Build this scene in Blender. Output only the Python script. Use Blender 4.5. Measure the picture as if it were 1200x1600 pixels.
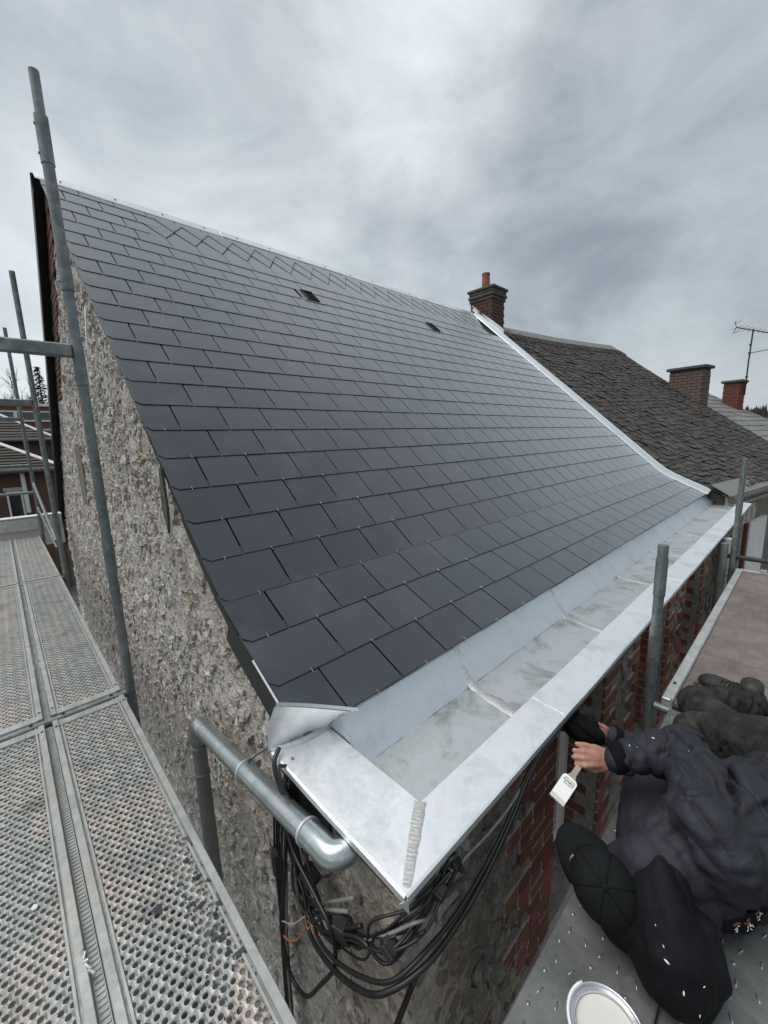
import bpy, bmesh, math, random
from math import sin, cos, pi, radians, sqrt, atan2, hypot
from mathutils import Vector, Matrix, noise
random.seed(7)
S = bpy.context.scene
for o in list(bpy.data.objects): bpy.data.objects.remove(o)
C = S.collection

# ------------------------------------------------------------------ camera
f_px = 633.4
cam = bpy.data.cameras.new('camera'); camo = bpy.data.objects.new('camera', cam); C.objects.link(camo)
cam.sensor_fit = 'HORIZONTAL'; cam.sensor_width = 36.0; cam.lens = 36.0*f_px/1200.0
cam.clip_start = 0.05; cam.clip_end = 3000
yaw, pitch, roll = radians(46.793), radians(10.219), radians(-1.805)
fw = Vector((-sin(yaw)*cos(pitch), cos(yaw)*cos(pitch), -sin(pitch)))
r0 = fw.cross(Vector((0,0,1))).normalized(); u0 = r0.cross(fw)
rt = cos(roll)*r0 + sin(roll)*u0; up = -sin(roll)*r0 + cos(roll)*u0
camo.matrix_world = Matrix(((rt.x,up.x,-fw.x,0.575),(rt.y,up.y,-fw.y,-0.572),(rt.z,up.z,-fw.z,1.102),(0,0,0,1)))
S.camera = camo
S.render.resolution_x, S.render.resolution_y = 768, 1024

# ------------------------------------------------------------------ world, sun, exposure
SUN = Vector((-0.22, -0.36, 0.90)).normalized()       # high, veiled by the overcast
w = bpy.data.worlds.new('World'); S.world = w; w.use_nodes = True
nt = w.node_tree; N = nt.nodes; LK = nt.links; N.clear()
def wn(t, **k):
    n = N.new(t)
    for a, b in k.items(): setattr(n, a, b)
    return n
out = wn('ShaderNodeOutputWorld'); bg = wn('ShaderNodeBackground'); bg.inputs[1].default_value = 0.1
LK.new(bg.outputs[0], out.inputs[0])
sky = wn('ShaderNodeTexSky', sky_type='NISHITA', sun_disc=False)
sky.sun_elevation = math.asin(SUN.z); sky.sun_rotation = atan2(SUN.x, SUN.y); sky.air_density = 1.0; sky.dust_density = 2.0
tc = wn('ShaderNodeTexCoord'); sep = wn('ShaderNodeSeparateXYZ'); LK.new(tc.outputs['Generated'], sep.inputs[0])
def wm(op, a, b=None, clamp=False):
    n = wn('ShaderNodeMath', operation=op, use_clamp=clamp)
    for i, v in enumerate((a, b)):
        if v is None: continue
        if isinstance(v, (int, float)): n.inputs[i].default_value = v
        else: LK.new(v, n.inputs[i])
    return n.outputs[0]
zc = wm('ADD', wm('MAXIMUM', sep.outputs[2], 0.0), 0.62)
cx = wm('DIVIDE', sep.outputs[0], zc); cy = wm('DIVIDE', sep.outputs[1], zc)
comb = wn('ShaderNodeCombineXYZ'); LK.new(cx, comb.inputs[0]); LK.new(cy, comb.inputs[1])
def wnoise(scale, detail, rough, dist, off, stretch=(1,1,1), vec=None):
    mp = wn('ShaderNodeMapping'); mp.inputs['Location'].default_value = off; mp.inputs['Scale'].default_value = stretch
    mp.inputs['Rotation'].default_value = (0, 0, radians(35))
    LK.new(vec or comb.outputs[0], mp.inputs[0])
    n = wn('ShaderNodeTexNoise'); n.inputs['Scale'].default_value = scale; n.inputs['Detail'].default_value = detail
    n.inputs['Roughness'].default_value = rough; n.inputs['Distortion'].default_value = dist
    LK.new(mp.outputs[0], n.inputs['Vector']); return n.outputs[0]
CLOUD_OFF = (2.614, 9.978, 0.0)
n1 = wnoise(0.95, 2.5, 0.45, 0.35, CLOUD_OFF, (1.0, 0.8, 1)); n2 = wnoise(3.2, 7, 0.58, 0.35, (7.3, 2.2, 0), (1.0, 1.0, 1.9), tc.outputs['Generated'])
cl = wm('ADD', wm('MULTIPLY', n1, 0.66), wm('MULTIPLY', n2, 0.34))
ramp = wn('ShaderNodeValToRGB'); LK.new(cl, ramp.inputs[0])
e = ramp.color_ramp.elements
e[0].position = 0.36; e[0].color = (0.235, 0.275, 0.315, 1)
e[1].position = 0.66; e[1].color = (0.76, 0.805, 0.83, 1)
k = ramp.color_ramp.elements.new(0.50); k.color = (0.46, 0.508, 0.543, 1)
# the break in the cloud high above the roof, ragged at its edges
dotn = wn('ShaderNodeVectorMath', operation='DOT_PRODUCT'); LK.new(tc.outputs['Generated'], dotn.inputs[0]); dotn.inputs[1].default_value = (-0.5001, 0.5786, 0.6442)
gl = wm('MULTIPLY', wm('POWER', wm('MAXIMUM', dotn.outputs['Value'], 0.0), 38.0), wm('MULTIPLY', n2, 0.75))
mixg = wn('ShaderNodeMix', data_type='RGBA'); LK.new(gl, mixg.inputs[0]); LK.new(ramp.outputs[0], mixg.inputs['A']); mixg.inputs['B'].default_value = (1.05, 1.08, 1.09, 1)
hz = wm('MULTIPLY', wm('POWER', wm('SUBTRACT', 1.0, wm('MAXIMUM', sep.outputs[2], 0.0)), 9.0), 0.45)
mixh = wn('ShaderNodeMix', data_type='RGBA'); LK.new(hz, mixh.inputs[0]); LK.new(mixg.outputs['Result'], mixh.inputs['A'])
mixh.inputs['B'].default_value = (0.70, 0.74, 0.73, 1)
sc10 = wn('ShaderNodeVectorMath', operation='SCALE'); LK.new(mixh.outputs['Result'], sc10.inputs[0]); sc10.inputs['Scale'].default_value = 7.9
mixs = wn('ShaderNodeMix', data_type='RGBA'); mixs.inputs[0].default_value = 0.94
LK.new(sky.outputs[0], mixs.inputs['A']); LK.new(sc10.outputs[0], mixs.inputs['B'])
LK.new(mixs.outputs['Result'], bg.inputs[0])

sun = bpy.data.lights.new('sun', 'SUN'); sun.energy = 1.5; sun.angle = radians(45); sun.color = (1.0, 0.97, 0.93)
suno = bpy.data.objects.new('sun', sun); C.objects.link(suno)
suno.rotation_euler = SUN.to_track_quat('Z', 'Y').to_euler()
vs = S.view_settings; vs.view_transform = 'Standard'; vs.look = 'None'; vs.gamma = 1.0; vs.exposure = 0.65; vs.use_curve_mapping = False
S.render.engine = 'CYCLES'

# ------------------------------------------------------------------ helpers
class MB:
    def __init__(s): s.v = []; s.f = []; s.m = []
    def add(s, vs, fs, mi=0):
        o = len(s.v); s.v += [tuple(v) for v in vs]; s.f += [tuple(i+o for i in f) for f in fs]; s.m += [mi]*len(fs)
    def box(s, c, d, M=None, mi=0, ch=0.0):
        x, y, z = d[0]/2, d[1]/2, d[2]/2
        if ch <= 0:
            vs = [Vector((i*x, j*y, k*z)) for i in (-1,1) for j in (-1,1) for k in (-1,1)]
            fs = [(0,1,3,2),(4,6,7,5),(0,4,5,1),(2,3,7,6),(0,2,6,4),(1,5,7,3)]
        else:
            vs = []; fs = []; idx = {}
            for i in (-1,1):
                for j in (-1,1):
                    for k in (-1,1):
                        for a in range(3):
                            q = [i*(x-ch), j*(y-ch), k*(z-ch)]
                            q[a] = (i*x, j*y, k*z)[a]; idx[(i,j,k,a)] = len(vs); vs.append(Vector(q))
            for a in range(3):
                b, c2 = (a+1)%3, (a+2)%3
                for sg in (-1,1):
                    def kk(p, q):
                        t = [0,0,0]; t[a] = sg; t[b] = p; t[c2] = q; return idx[(t[0],t[1],t[2],a)]
                    q = [kk(-1,-1), kk(1,-1), kk(1,1), kk(-1,1)]
                    fs.append(tuple(q if sg > 0 else q[::-1]))
            for a in range(3):
                b, c2 = (a+1)%3, (a+2)%3
                for p in (-1,1):
                    for q in (-1,1):
                        def kk(sg, ax):
                            t = [0,0,0]; t[a] = sg; t[b] = p; t[c2] = q; return idx[(t[0],t[1],t[2],ax)]
                        g = [kk(-1,b), kk(1,b), kk(1,c2), kk(-1,c2)]
                        fs.append(tuple(g if p*q > 0 else g[::-1]))
            for i in (-1,1):
                for j in (-1,1):
                    for k in (-1,1):
                        g = [idx[(i,j,k,0)], idx[(i,j,k,1)], idx[(i,j,k,2)]]
                        fs.append(tuple(g if i*j*k > 0 else g[::-1]))
        if M is not None: vs = [M @ v for v in vs]
        cc = Vector(c); s.add([v+cc for v in vs], fs, mi); return s
    def tube(s, pts, r, n=10, caps=True, mi=0, r_end=None, closed=False):
        pts = [Vector(p) for p in pts]; m = len(pts); rings = []; prev = None
        for i, p in enumerate(pts):
            if closed: t = pts[(i+1)%m]-pts[i-1]
            else: t = pts[min(i+1,m-1)]-pts[max(i-1,0)]
            if t.length < 1e-9: t = Vector((0,0,1))
            t.normalize()
            if prev is None:
                a = Vector((0,0,1)) if abs(t.z) < .9 else Vector((1,0,0)); prev = t.cross(a).normalized()
            prev = (prev - t*prev.dot(t)).normalized(); b = t.cross(prev)
            rr = r if r_end is None else r+(r_end-r)*i/max(1,m-1)
            if isinstance(r, (list,tuple)): rr = r[i]
            rings.append([p+rr*(cos(2*pi*j/n)*prev+sin(2*pi*j/n)*b) for j in range(n)])
        o = len(s.v); vs = [v for q in rings for v in q]; fs = []
        for i in range(m if closed else m-1):
            i2 = (i+1)%m
            for j in range(n): fs.append((i*n+j, i*n+(j+1)%n, i2*n+(j+1)%n, i2*n+j))
        if caps and not closed: fs.append(tuple(range(n))[::-1]); fs.append(tuple((m-1)*n+j for j in range(n)))
        s.add(vs, fs, mi); return s
    def prism(s, poly, d, M=None, mi=0):
        """poly: 2-D points in local XY, extruded by d along local Z"""
        n = len(poly); vs = [Vector((a,b,0)) for a,b in poly]+[Vector((a,b,d)) for a,b in poly]
        fs = [tuple(range(n))[::-1], tuple(range(n,2*n))]+[(i,(i+1)%n,(i+1)%n+n,i+n) for i in range(n)]
        if M is not None: vs = [M @ v for v in vs]
        s.add(vs, fs, mi); return s
    def sheet(s, rows, th=None, mi=0):
        """grid of points (list of rows); th: thickness vector"""
        m, n = len(rows), len(rows[0]); vs = [Vector(p) for r in rows for p in r]
        fs = [(i*n+j, i*n+j+1, (i+1)*n+j+1, (i+1)*n+j) for i in range(m-1) for j in range(n-1)]
        if th is not None:
            th = Vector(th); k = m*n; vs += [v+th for v in vs]
            fs += [(d+k,c+k,b+k,a+k) for a,b,c,d in fs[:]]
            bd = [(0*n+j) for j in range(n)]+[(i*n+n-1) for i in range(1,m)]+[((m-1)*n+j) for j in range(n-2,-1,-1)]+[(i*n) for i in range(m-2,0,-1)]
            for a, b in zip(bd, bd[1:]+bd[:1]): fs.append((b, a, a+k, b+k))
        s.add(vs, fs, mi); return s
    def mesh(s, name, smooth=False):
        me = bpy.data.meshes.new(name); me.from_pydata(s.v, [], s.f); 
        if any(s.m): me.polygons.foreach_set('material_index', s.m)
        me.validate()
        bm = bmesh.new(); bm.from_mesh(me); bmesh.ops.recalc_face_normals(bm, faces=bm.faces); bm.to_mesh(me); bm.free()
        if smooth:
            me.polygons.foreach_set('use_smooth', [True]*len(me.polygons))
            if smooth == 'auto': me.set_sharp_from_angle(angle=radians(38))
        return me
    def build(s, name, mat, parent=None, smooth=False):
        return mobj(name, s.mesh(name, smooth), mat, parent)
def mobj(name, me, mat, parent=None):
    if mat is not None and not me.materials:
        for m in (mat if isinstance(mat, (list,tuple)) else [mat]): me.materials.append(m)
    o = bpy.data.objects.new(name, me); C.objects.link(o)
    if parent is not None: o.parent = parent
    return o
def empty(name, loc=(0,0,0)):
    o = bpy.data.objects.new(name, None); C.objects.link(o); o.location = loc; o.empty_display_size = .1; return o
def tag(o, label=None, cat=None, group=None, kind=None):
    if label: o['label'] = label
    if cat: o['category'] = cat
    if group: o['group'] = group
    if kind: o['kind'] = kind
    return o
def rebase(root):
    """keep children where they were built in world space, though the parent Empty is at the thing's base"""
    inv = Matrix.Translation(-Vector(root.location))
    for c in root.children: c.matrix_parent_inverse = inv
def catmull(P, n=8):
    P = [Vector(p) for p in P]; Q = [P[0]*2-P[1]]+P+[P[-1]*2-P[-2]]; R = []
    for i in range(1, len(Q)-2):
        for k in range(n):
            t = k/n; a,b,c,d = Q[i-1:i+3]
            R.append(.5*((2*b)+(c-a)*t+(2*a-5*b+4*c-d)*t*t+(3*b-a-3*c+d)*t**3))
    R.append(P[-1]); return R
def lerp(a, b, t): return a+(b-a)*t

# ------------------------------------------------------------------ materials
class NT:
    """small node-tree writer"""
    def __init__(s, name):
        s.m = bpy.data.materials.new(name); s.m.use_nodes = True; s.n = s.m.node_tree.nodes; s.l = s.m.node_tree.links
        s.b = s.n['Principled BSDF']; s.co = s.n.new('ShaderNodeNewGeometry').outputs['Position']
    def node(s, t, **k):
        n = s.n.new(t)
        for a, b in k.items(): setattr(n, a, b)
        return n
    def noise(s, scale, detail=4, rough=.55, dist=0, stretch=None, vec=None):
        v = vec or s.co
        if stretch:
            mp = s.node('ShaderNodeMapping'); mp.inputs['Scale'].default_value = stretch; s.l.new(v, mp.inputs[0]); v = mp.outputs[0]
        n = s.node('ShaderNodeTexNoise'); n.inputs['Scale'].default_value = scale; n.inputs['Detail'].default_value = detail
        n.inputs['Roughness'].default_value = rough; n.inputs['Distortion'].default_value = dist
        s.l.new(v, n.inputs['Vector']); return n.outputs[0]
    def vor(s, scale, feature='F1', vec=None, rnd=1.0):
        n = s.node('ShaderNodeTexVoronoi', feature=feature); n.inputs['Scale'].default_value = scale; n.inputs['Randomness'].default_value = rnd
        s.l.new(vec or s.co, n.inputs['Vector']); return n
    def ramp(s, fac, stops, interp='LINEAR'):
        n = s.node('ShaderNodeValToRGB'); n.color_ramp.interpolation = interp; el = n.color_ramp.elements
        while len(el) < len(stops): el.new(.5)
        for i, (p, c) in enumerate(stops):
            el[i].position = p; el[i].color = (c, c, c, 1) if isinstance(c, (int, float)) else (*c, 1)
        s.l.new(fac, n.inputs[0]); return n.outputs[0]
    def mix(s, fac, a, b, blend='MIX'):
        n = s.node('ShaderNodeMix', data_type='RGBA', blend_type=blend)
        for sock, v in ((n.inputs[0], fac), (n.inputs['A'], a), (n.inputs['B'], b)):
            if isinstance(v, (int, float)): sock.default_value = v
            elif isinstance(v, tuple): sock.default_value = (*v, 1)
            else: s.l.new(v, sock)
        return n.outputs['Result']
    def math(s, op, a, b=0.0, clamp=False):
        n = s.node('ShaderNodeMath', operation=op, use_clamp=clamp)
        for i, v in enumerate((a, b)):
            if isinstance(v, (int, float)): n.inputs[i].default_value = v
            else: s.l.new(v, n.inputs[i])
        return n.outputs[0]
    def rand(s): return s.node('ShaderNodeObjectInfo').outputs['Random']
    def bump(s, h, strength=.4, dist=.01, prev=None):
        n = s.node('ShaderNodeBump'); n.inputs['Strength'].default_value = strength; n.inputs['Distance'].default_value = dist
        s.l.new(h, n.inputs['Height'])
        if prev: s.l.new(prev, n.inputs['Normal'])
        return n.outputs[0]
    def set(s, **k):
        for a, v in k.items():
            sock = s.b.inputs[{'color':'Base Color','rough':'Roughness','metal':'Metallic','normal':'Normal','spec':'Specular IOR Level','sheen':'Sheen Weight','coat':'Coat Weight','trans':'Transmission Weight','sss':'Subsurface Weight'}[a]]
            if isinstance(v, (int, float)): sock.default_value = v
            elif isinstance(v, tuple): sock.default_value = (*v, 1)
            else: s.l.new(v, sock)
        return s.m
MAT = {}
def simple(name, col, rough=.6, metal=0.0, var=.18, scale=12, bump=.15, bd=.004):
    t = NT(name); n = t.noise(scale, 5, .6)
    lo = tuple(c*(1-var) for c in col); hi = tuple(min(1,c*(1+var)) for c in col)
    t.set(color=t.ramp(n, [(.3, lo), (.7, hi)]), rough=rough, metal=metal)
    if bump: t.set(normal=t.bump(t.noise(scale*6, 3), bump, bd))
    MAT[name] = t.m; return t.m
# new fibre-cement slates
t = NT('slate_new'); r = t.rand(); n = t.noise(3.0, 4, .6); fine = t.noise(55, 3, .6)
base = t.mix(r, (.021,.0265,.034), (.031,.037,.0455)); base = t.mix(t.ramp(n, [(.50,0.0),(.75,.55)]), base, (.060,.069,.082))
speck = t.ramp(t.noise(140, 2, .5), [(.76,0.0),(.80,.55)])
t.set(color=t.mix(speck, base, (.16,.165,.17)), rough=t.math('ADD', t.math('MULTIPLY', n, .10), t.math('ADD', t.math('MULTIPLY', r,  .05), .24)), normal=t.bump(fine, .05, .002), spec=.6); t.b.inputs['IOR'].default_value = 1.5; t.b.inputs['Sheen Weight'].default_value = 1.0; t.b.inputs['Sheen Roughness'].default_value = .36; t.b.inputs['Sheen Tint'].default_value = (.86,.93,1.0,1); MAT['slate_new'] = t.m
# old mossy natural slates
t = NT('slate_old'); r = t.rand(); n = t.noise(5.0, 5, .65); geo = t.node('ShaderNodeNewGeometry').outputs['Random Per Island']
base = t.mix(geo, (.020,.0185,.0175), (.078,.067,.058)); base = t.mix(t.ramp(n, [(.45,0.0),(.7,.65)]), base, (.055,.050,.042))
base = t.mix(t.ramp(t.noise(26,4,.7), [(.57,0.0),(.68,.5)]), base, (.17,.155,.135))
t.set(color=base, rough=.8, normal=t.bump(t.noise(40,4,.6), .5, .006)); MAT['slate_old'] = t.m
t = NT('slate_pale'); n = t.noise(4.0, 5, .65); geo = t.node('ShaderNodeNewGeometry').outputs['Random Per Island']
base = t.mix(geo, (.13,.135,.13), (.20,.205,.20)); base = t.mix(t.ramp(n, [(.45,0.0),(.7,.6)]), base, (.15,.15,.13))
t.set(color=base, rough=.75, normal=t.bump(t.noise(40,4,.6), .4, .006)); MAT['slate_pale'] = t.m
simple('roof_under', (.02,.02,.022), .8)
simple('verge_black', (.012,.013,.015), .45, 0, .25, 8, .1)
# zinc
def zinc(name, col, r0, r1, stain, dark=(.30,.31,.31), grain=(1,1,1), metal=.82):
    t = NT(name); big = t.noise(4.5, 6, .68, .6); mid = t.noise(22, 5, .7, .3); br = t.noise(60, 3, .6, 0, grain)
    c = t.mix(t.ramp(mid, [(.35,0.0),(.75,1.0)]), tuple(x*.93 for x in col), col)
    c = t.mix(t.math('MULTIPLY', t.ramp(big, [(.50,0.0),(.68,1.0)]), stain), c, dark)
    scr = t.ramp(t.noise(38, 6, .75, 1.2), [(.66,0.0),(.70,1.0)]); c = t.mix(t.math('MULTIPLY', scr, stain*.75), c, tuple(x*.55 for x in col))
    t.set(color=c, metal=metal, rough=t.math('ADD', t.math('MULTIPLY', br, r1-r0), r0), normal=t.bump(t.noise(9, 4, .6), .16, .012, t.bump(br, .05, .002)))
    MAT[name] = t.m; return t.m
zinc('zinc_flange', (.90,.93,.95), .36, .56, .7, (.62,.645,.65))
zinc('zinc_floor', (.60,.63,.635), .36, .60, 1.0, (.33,.34,.33))
zinc('zinc_slope', (.60,.655,.70), .36, .54, .6, (.44,.475,.50), (1,12,12))
zinc('zinc_trim', (.84,.88,.90), .30, .45, .25, (.6,.62,.62))
t = NT('solder'); n = t.noise(70, 5, .7, .6); t.set(color=t.ramp(n, [(.3,(.42,.41,.40)),(.55,(.55,.55,.545)),(.75,(.68,.69,.69))]), metal=.8, rough=.5, normal=t.bump(n, .5, .004)); MAT['solder'] = t.m
# galvanised steel tube, pipe
t = NT('galv_tube'); n = t.noise(16, 5, .65, .4); sp = t.vor(40).outputs['Distance']
c = t.ramp(n, [(.3,(.125,.142,.145)),(.55,(.20,.222,.225)),(.75,(.30,.325,.325))]); c = t.mix(t.ramp(t.noise(30,4,.7,.5,(1,1,.3)), [(.64,0.0),(.70,.6)]), c, (.44,.46,.45))
t.set(color=c, metal=.55, rough=t.ramp(n, [(.3,.62),(.7,.45)]), normal=t.bump(n, .15, .003)); MAT['galv_tube'] = t.m
t = NT('galv_pipe'); n = t.noise(18, 5, .65, .8, (.6,1,1)); c = t.ramp(n, [(.3,(.36,.41,.42)),(.6,(.55,.60,.61)),(.8,(.68,.72,.72))])
t.set(color=c, metal=.92, rough=t.ramp(n, [(.3,.36),(.7,.24)]), normal=t.bump(t.noise(7,3), .1, .01)); MAT['galv_pipe'] = t.m
simple('pipe_grey', (.22,.225,.22), .45, .3, .15, 10, .08)
simple('pipe_pale', (.50,.52,.51), .4, .1, .1, 8, .05)
# perforated deck, chequer deck, plywood, aluminium
t = NT('deck_steel'); n = t.noise(3.2, 6, .68, .5); n2 = t.noise(24, 5, .7)
c = t.ramp(n2, [(.3,(.19,.202,.195)),(.7,(.42,.435,.42))]); c = t.mix(t.ramp(n, [(.47,0.0),(.64,.8)]), c, (.45,.38,.325))
c = t.mix(t.ramp(t.noise(9, 6, .75, .8), [(.64,0.0),(.74,.5)]), c, (.48,.40,.30)); c = t.mix(t.ramp(t.noise(6,6,.7), [(.54,0.0),(.68,.75)]), c, (.12,.118,.11))
t.set(color=c, metal=.5, rough=.48, normal=t.bump(n2, .2, .003)); MAT['deck_steel'] = t.m
t = NT('deck_rail'); n2 = t.noise(14, 5, .7); c = t.ramp(n2, [(.3,(.27,.285,.275)),(.7,(.45,.465,.45))]); c = t.mix(t.ramp(t.noise(3,5,.7), [(.55,0.0),(.7,.55)]), c, (.42,.37,.32))
t.set(color=c, metal=.45, rough=.55, normal=t.bump(n2, .15, .003)); MAT['deck_rail'] = t.m
t = NT('chequer_steel'); n = t.noise(5, 6, .7, .4); n2 = t.noise(60, 5, .75); c = t.ramp(n, [(.3,(.115,.12,.12)),(.55,(.185,.19,.188)),(.75,(.27,.272,.265))])
c = t.mix(t.ramp(n2, [(.56,0.0),(.66,.6)]), c, (.10,.10,.10)); t.set(color=c, metal=.5, rough=t.ramp(n, [(.3,.42),(.7,.6)]), normal=t.bump(n2, .15, .002)); MAT['chequer_steel'] = t.m
t = NT('bump_steel'); t.set(color=(.26,.265,.262), metal=.7, rough=.38); MAT['bump_steel'] = t.m
t = NT('plywood'); n = t.noise(4, 6, .7, .3); n2 = t.noise(30, 5, .7, 0, (1,.25,1)); c = t.ramp(n, [(.3,(.105,.078,.068)),(.5,(.15,.117,.105)),(.7,(.20,.165,.15))]); c = t.mix(t.ramp(n2, [(.5,0.0),(.75,.35)]), c, (.27,.24,.225))
c = t.mix(t.ramp(t.noise(11,6,.75,.9), [(.60,0.0),(.68,.5)]), c, (.10,.078,.068)); c = t.mix(t.ramp(t.noise(55,3,.6), [(.70,0.0),(.74,.7)]), c, (.42,.40,.38)); t.set(color=c, rough=.55, normal=t.bump(n2, .12, .003)); MAT['plywood'] = t.m
simple('slab_brown', (.17,.145,.12), .9, 0, .3, 9, .5, .01)
simple('alu', (.55,.555,.545), .45, .6, .2, 14, .1)
simple('iron_dark', (.05,.052,.053), .6, .5, .3)
# stone and mortar
def stone(name, cols, rough_bump=.9, ochre=.5):
    t = NT(name); rnd = t.node('ShaderNodeNewGeometry').outputs['Random Per Island']
    big = t.noise(2.2, 4, .6); mid = t.noise(17, 6, .72, .5); fine = t.noise(75, 5, .75)
    c = t.ramp(rnd, [(i/(len(cols)-1), k) for i, k in enumerate(cols)])
    c = t.mix(t.ramp(mid, [(.34,.75),(.55,0.0)]), c, tuple(x*.50 for x in cols[1]))
    c = t.mix(t.ramp(mid, [(.52,0.0),(.70,.75)]), c, tuple(min(1,x*1.35) for x in cols[-1]))
    c = t.mix(t.math('MULTIPLY', t.ramp(big, [(.50,0.0),(.64,1.0)]), t.math('MULTIPLY', t.ramp(t.noise(9,5,.7), [(.4,0.0),(.62,1.0)]), ochre)), c, (.47,.375,.25))
    c = t.mix(t.ramp(fine, [(.30,.75),(.44,0.0)]), c, (.055,.05,.046))
    c = t.mix(t.ramp(fine, [(.60,0.0),(.70,.4)]), c, (.66,.64,.60))
    vv = t.vor(46).outputs['Distance']
    t.set(color=c, rough=.9, spec=.25, normal=t.bump(t.math('ADD', t.math('ADD', mid, t.math('MULTIPLY', fine, .55)), t.math('MULTIPLY', vv, .5)), rough_bump, .022)); MAT[name] = t.m
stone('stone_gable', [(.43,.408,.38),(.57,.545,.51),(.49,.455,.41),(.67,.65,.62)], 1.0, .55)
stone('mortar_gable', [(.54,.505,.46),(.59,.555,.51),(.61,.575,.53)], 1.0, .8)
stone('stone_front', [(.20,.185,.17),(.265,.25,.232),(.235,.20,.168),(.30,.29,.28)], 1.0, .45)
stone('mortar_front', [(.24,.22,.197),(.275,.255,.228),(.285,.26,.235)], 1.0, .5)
def brickmat(name, a, b, soot=.4):
    t = NT(name); r = t.rand(); n = t.noise(30, 5, .7); c = t.mix(r, a, b); c = t.mix(t.ramp(n, [(.5,0.0),(.75,soot)]), c, (.06,.045,.04)); c = t.mix(t.ramp(t.noise(12,4,.7), [(.62,0.0),(.74,.5)]), c, (.36,.31,.27))
    t.set(color=c, rough=.88, spec=.25, normal=t.bump(n, .6, .006)); MAT[name] = t.m
brickmat('brick_red', (.125,.047,.035), (.205,.080,.056), .5)
brickmat('brick_chimney', (.085,.050,.043), (.155,.085,.07), .6)
brickmat('brick_grey', (.13,.095,.08), (.24,.165,.135), .5)
brickmat('brick_orange', (.15,.060,.043), (.21,.085,.06), .3)
simple('mortar', (.36,.325,.29), .95, 0, .25, 25, .6, .008)
simple('mortar_dark', (.085,.07,.062), .95, 0, .3, 25, .6, .008)
simple('terracotta', (.27,.085,.05), .75, 0, .3, 10, .2)
simple('cement_dark', (.085,.08,.074), .9, 0, .35, 16, .6, .01)
simple('limestone', (.40,.385,.35), .85, 0, .2, 18, .5, .008)
simple('window_white', (.62,.62,.58), .45, 0, .08, 6, .03)
simple('grey_paint', (.20,.21,.21), .6, 0, .15, 6, .05)
t = NT('glass'); t.set(color=(.02,.023,.026), rough=.06, spec=.8); MAT['glass'] = t.m
simple('cable_black', (.012,.012,.013), .42, 0, .3, 20, .05)
simple('cable_grey', (.20,.195,.185), .5, 0, .25, 20, .05)
simple('cable_white', (.52,.50,.47), .5, 0, .2, 20, .05)
simple('cable_orange', (.55,.20,.08), .5, 0, .1, 20, 0)
simple('copper_wire', (.45,.25,.16), .4, .6, .1, 20, 0)
simple('bark', (.055,.048,.042), .95, 0, .3, 10, .5)
simple('needle', (.018,.026,.018), .9, 0, .4, 20, 0)
simple('wood_far', (.03,.034,.030), .95, 0, .4, .4, 0)
simple('earth', (.085,.075,.063), .95, 0, .4, 2.5, .6, .03)
simple('asphalt', (.06,.06,.06), .85, 0, .2, 20, .3)
simple('white_band', (.70,.71,.70), .6, 0, .08, 4, 0)
# ------------------------------------------------------------------ ground
GZ = -3.7
m = MB(); NG = 24
rows = [[(-900+1800*i/NG, -900+1800*j/NG, GZ) for j in range(NG+1)] for i in range(NG+1)]
m.sheet(rows); g = m.build('ground', MAT['earth']); tag(g, 'bare trodden earth below the scaffold and houses', 'ground', kind='structure')

# ------------------------------------------------------------------ roof profile of the house
def profile(total=5.55, n=240, a0=25.5, a1=41.6):
    P = [(-0.50, 0.105)]; ds = total/n
    for i in range(n):
        s = (i+.5)*ds; k = min(1, max(0, (s-.45)/.45)); k = k*k*(3-2*k); a = radians(a0+(a1-a0)*k)
        P.append((P[-1][0]-cos(a)*ds, P[-1][1]+sin(a)*ds))
    return P, ds
PROF, PDS = profile(); TOT = 5.55
def prof(s):
    i = min(len(PROF)-2, max(0, int(s/PDS))); k = s/PDS-i
    a, b = PROF[i], PROF[i+1]
    x, z = lerp(a[0], b[0], k), lerp(a[1], b[1], k); t = Vector((b[0]-a[0], 0, b[1]-a[1])).normalized()
    return Vector((x, 0, z)), t                      # point, up-slope tangent
APEX = PROF[-1]
def yv(x): return 0.03-0.015*(x+0.6)                 # the gable edge is not quite square to the eave
YR = 7.24                                            # far end of the new roof
house = empty('stone_house', (-4.7, 3.6, GZ)); tag(house, 'rubble stone house with new dark slate roof and zinc box gutter', 'house')
roof = empty('roof'); roof.parent = house

# roof deck below the slates (front and back pitch)
m = MB(); rows = []
for i in [3]+list(range(8, 241, 8)):
    p, t_ = prof(i*PDS); nrm = Vector((-t_.z, 0, t_.x)); nrm = nrm if nrm.z > 0 else -nrm
    q = p-nrm*0.012; rows.append([(q.x, yv(q.x)+.03 if i*PDS > .17 else .262, q.z), (q.x, YR-.02, q.z)])
for i in range(1, 13):
    x = APEX[0]-i*.40; rows.append([(x, yv(x)+.03, APEX[1]-i*.40*.888), (x, YR-.02, APEX[1]-i*.40*.888)])
m.sheet(rows, (0,0,-.05)); m.build('roof_deck', MAT['roof_under'], roof)

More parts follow.
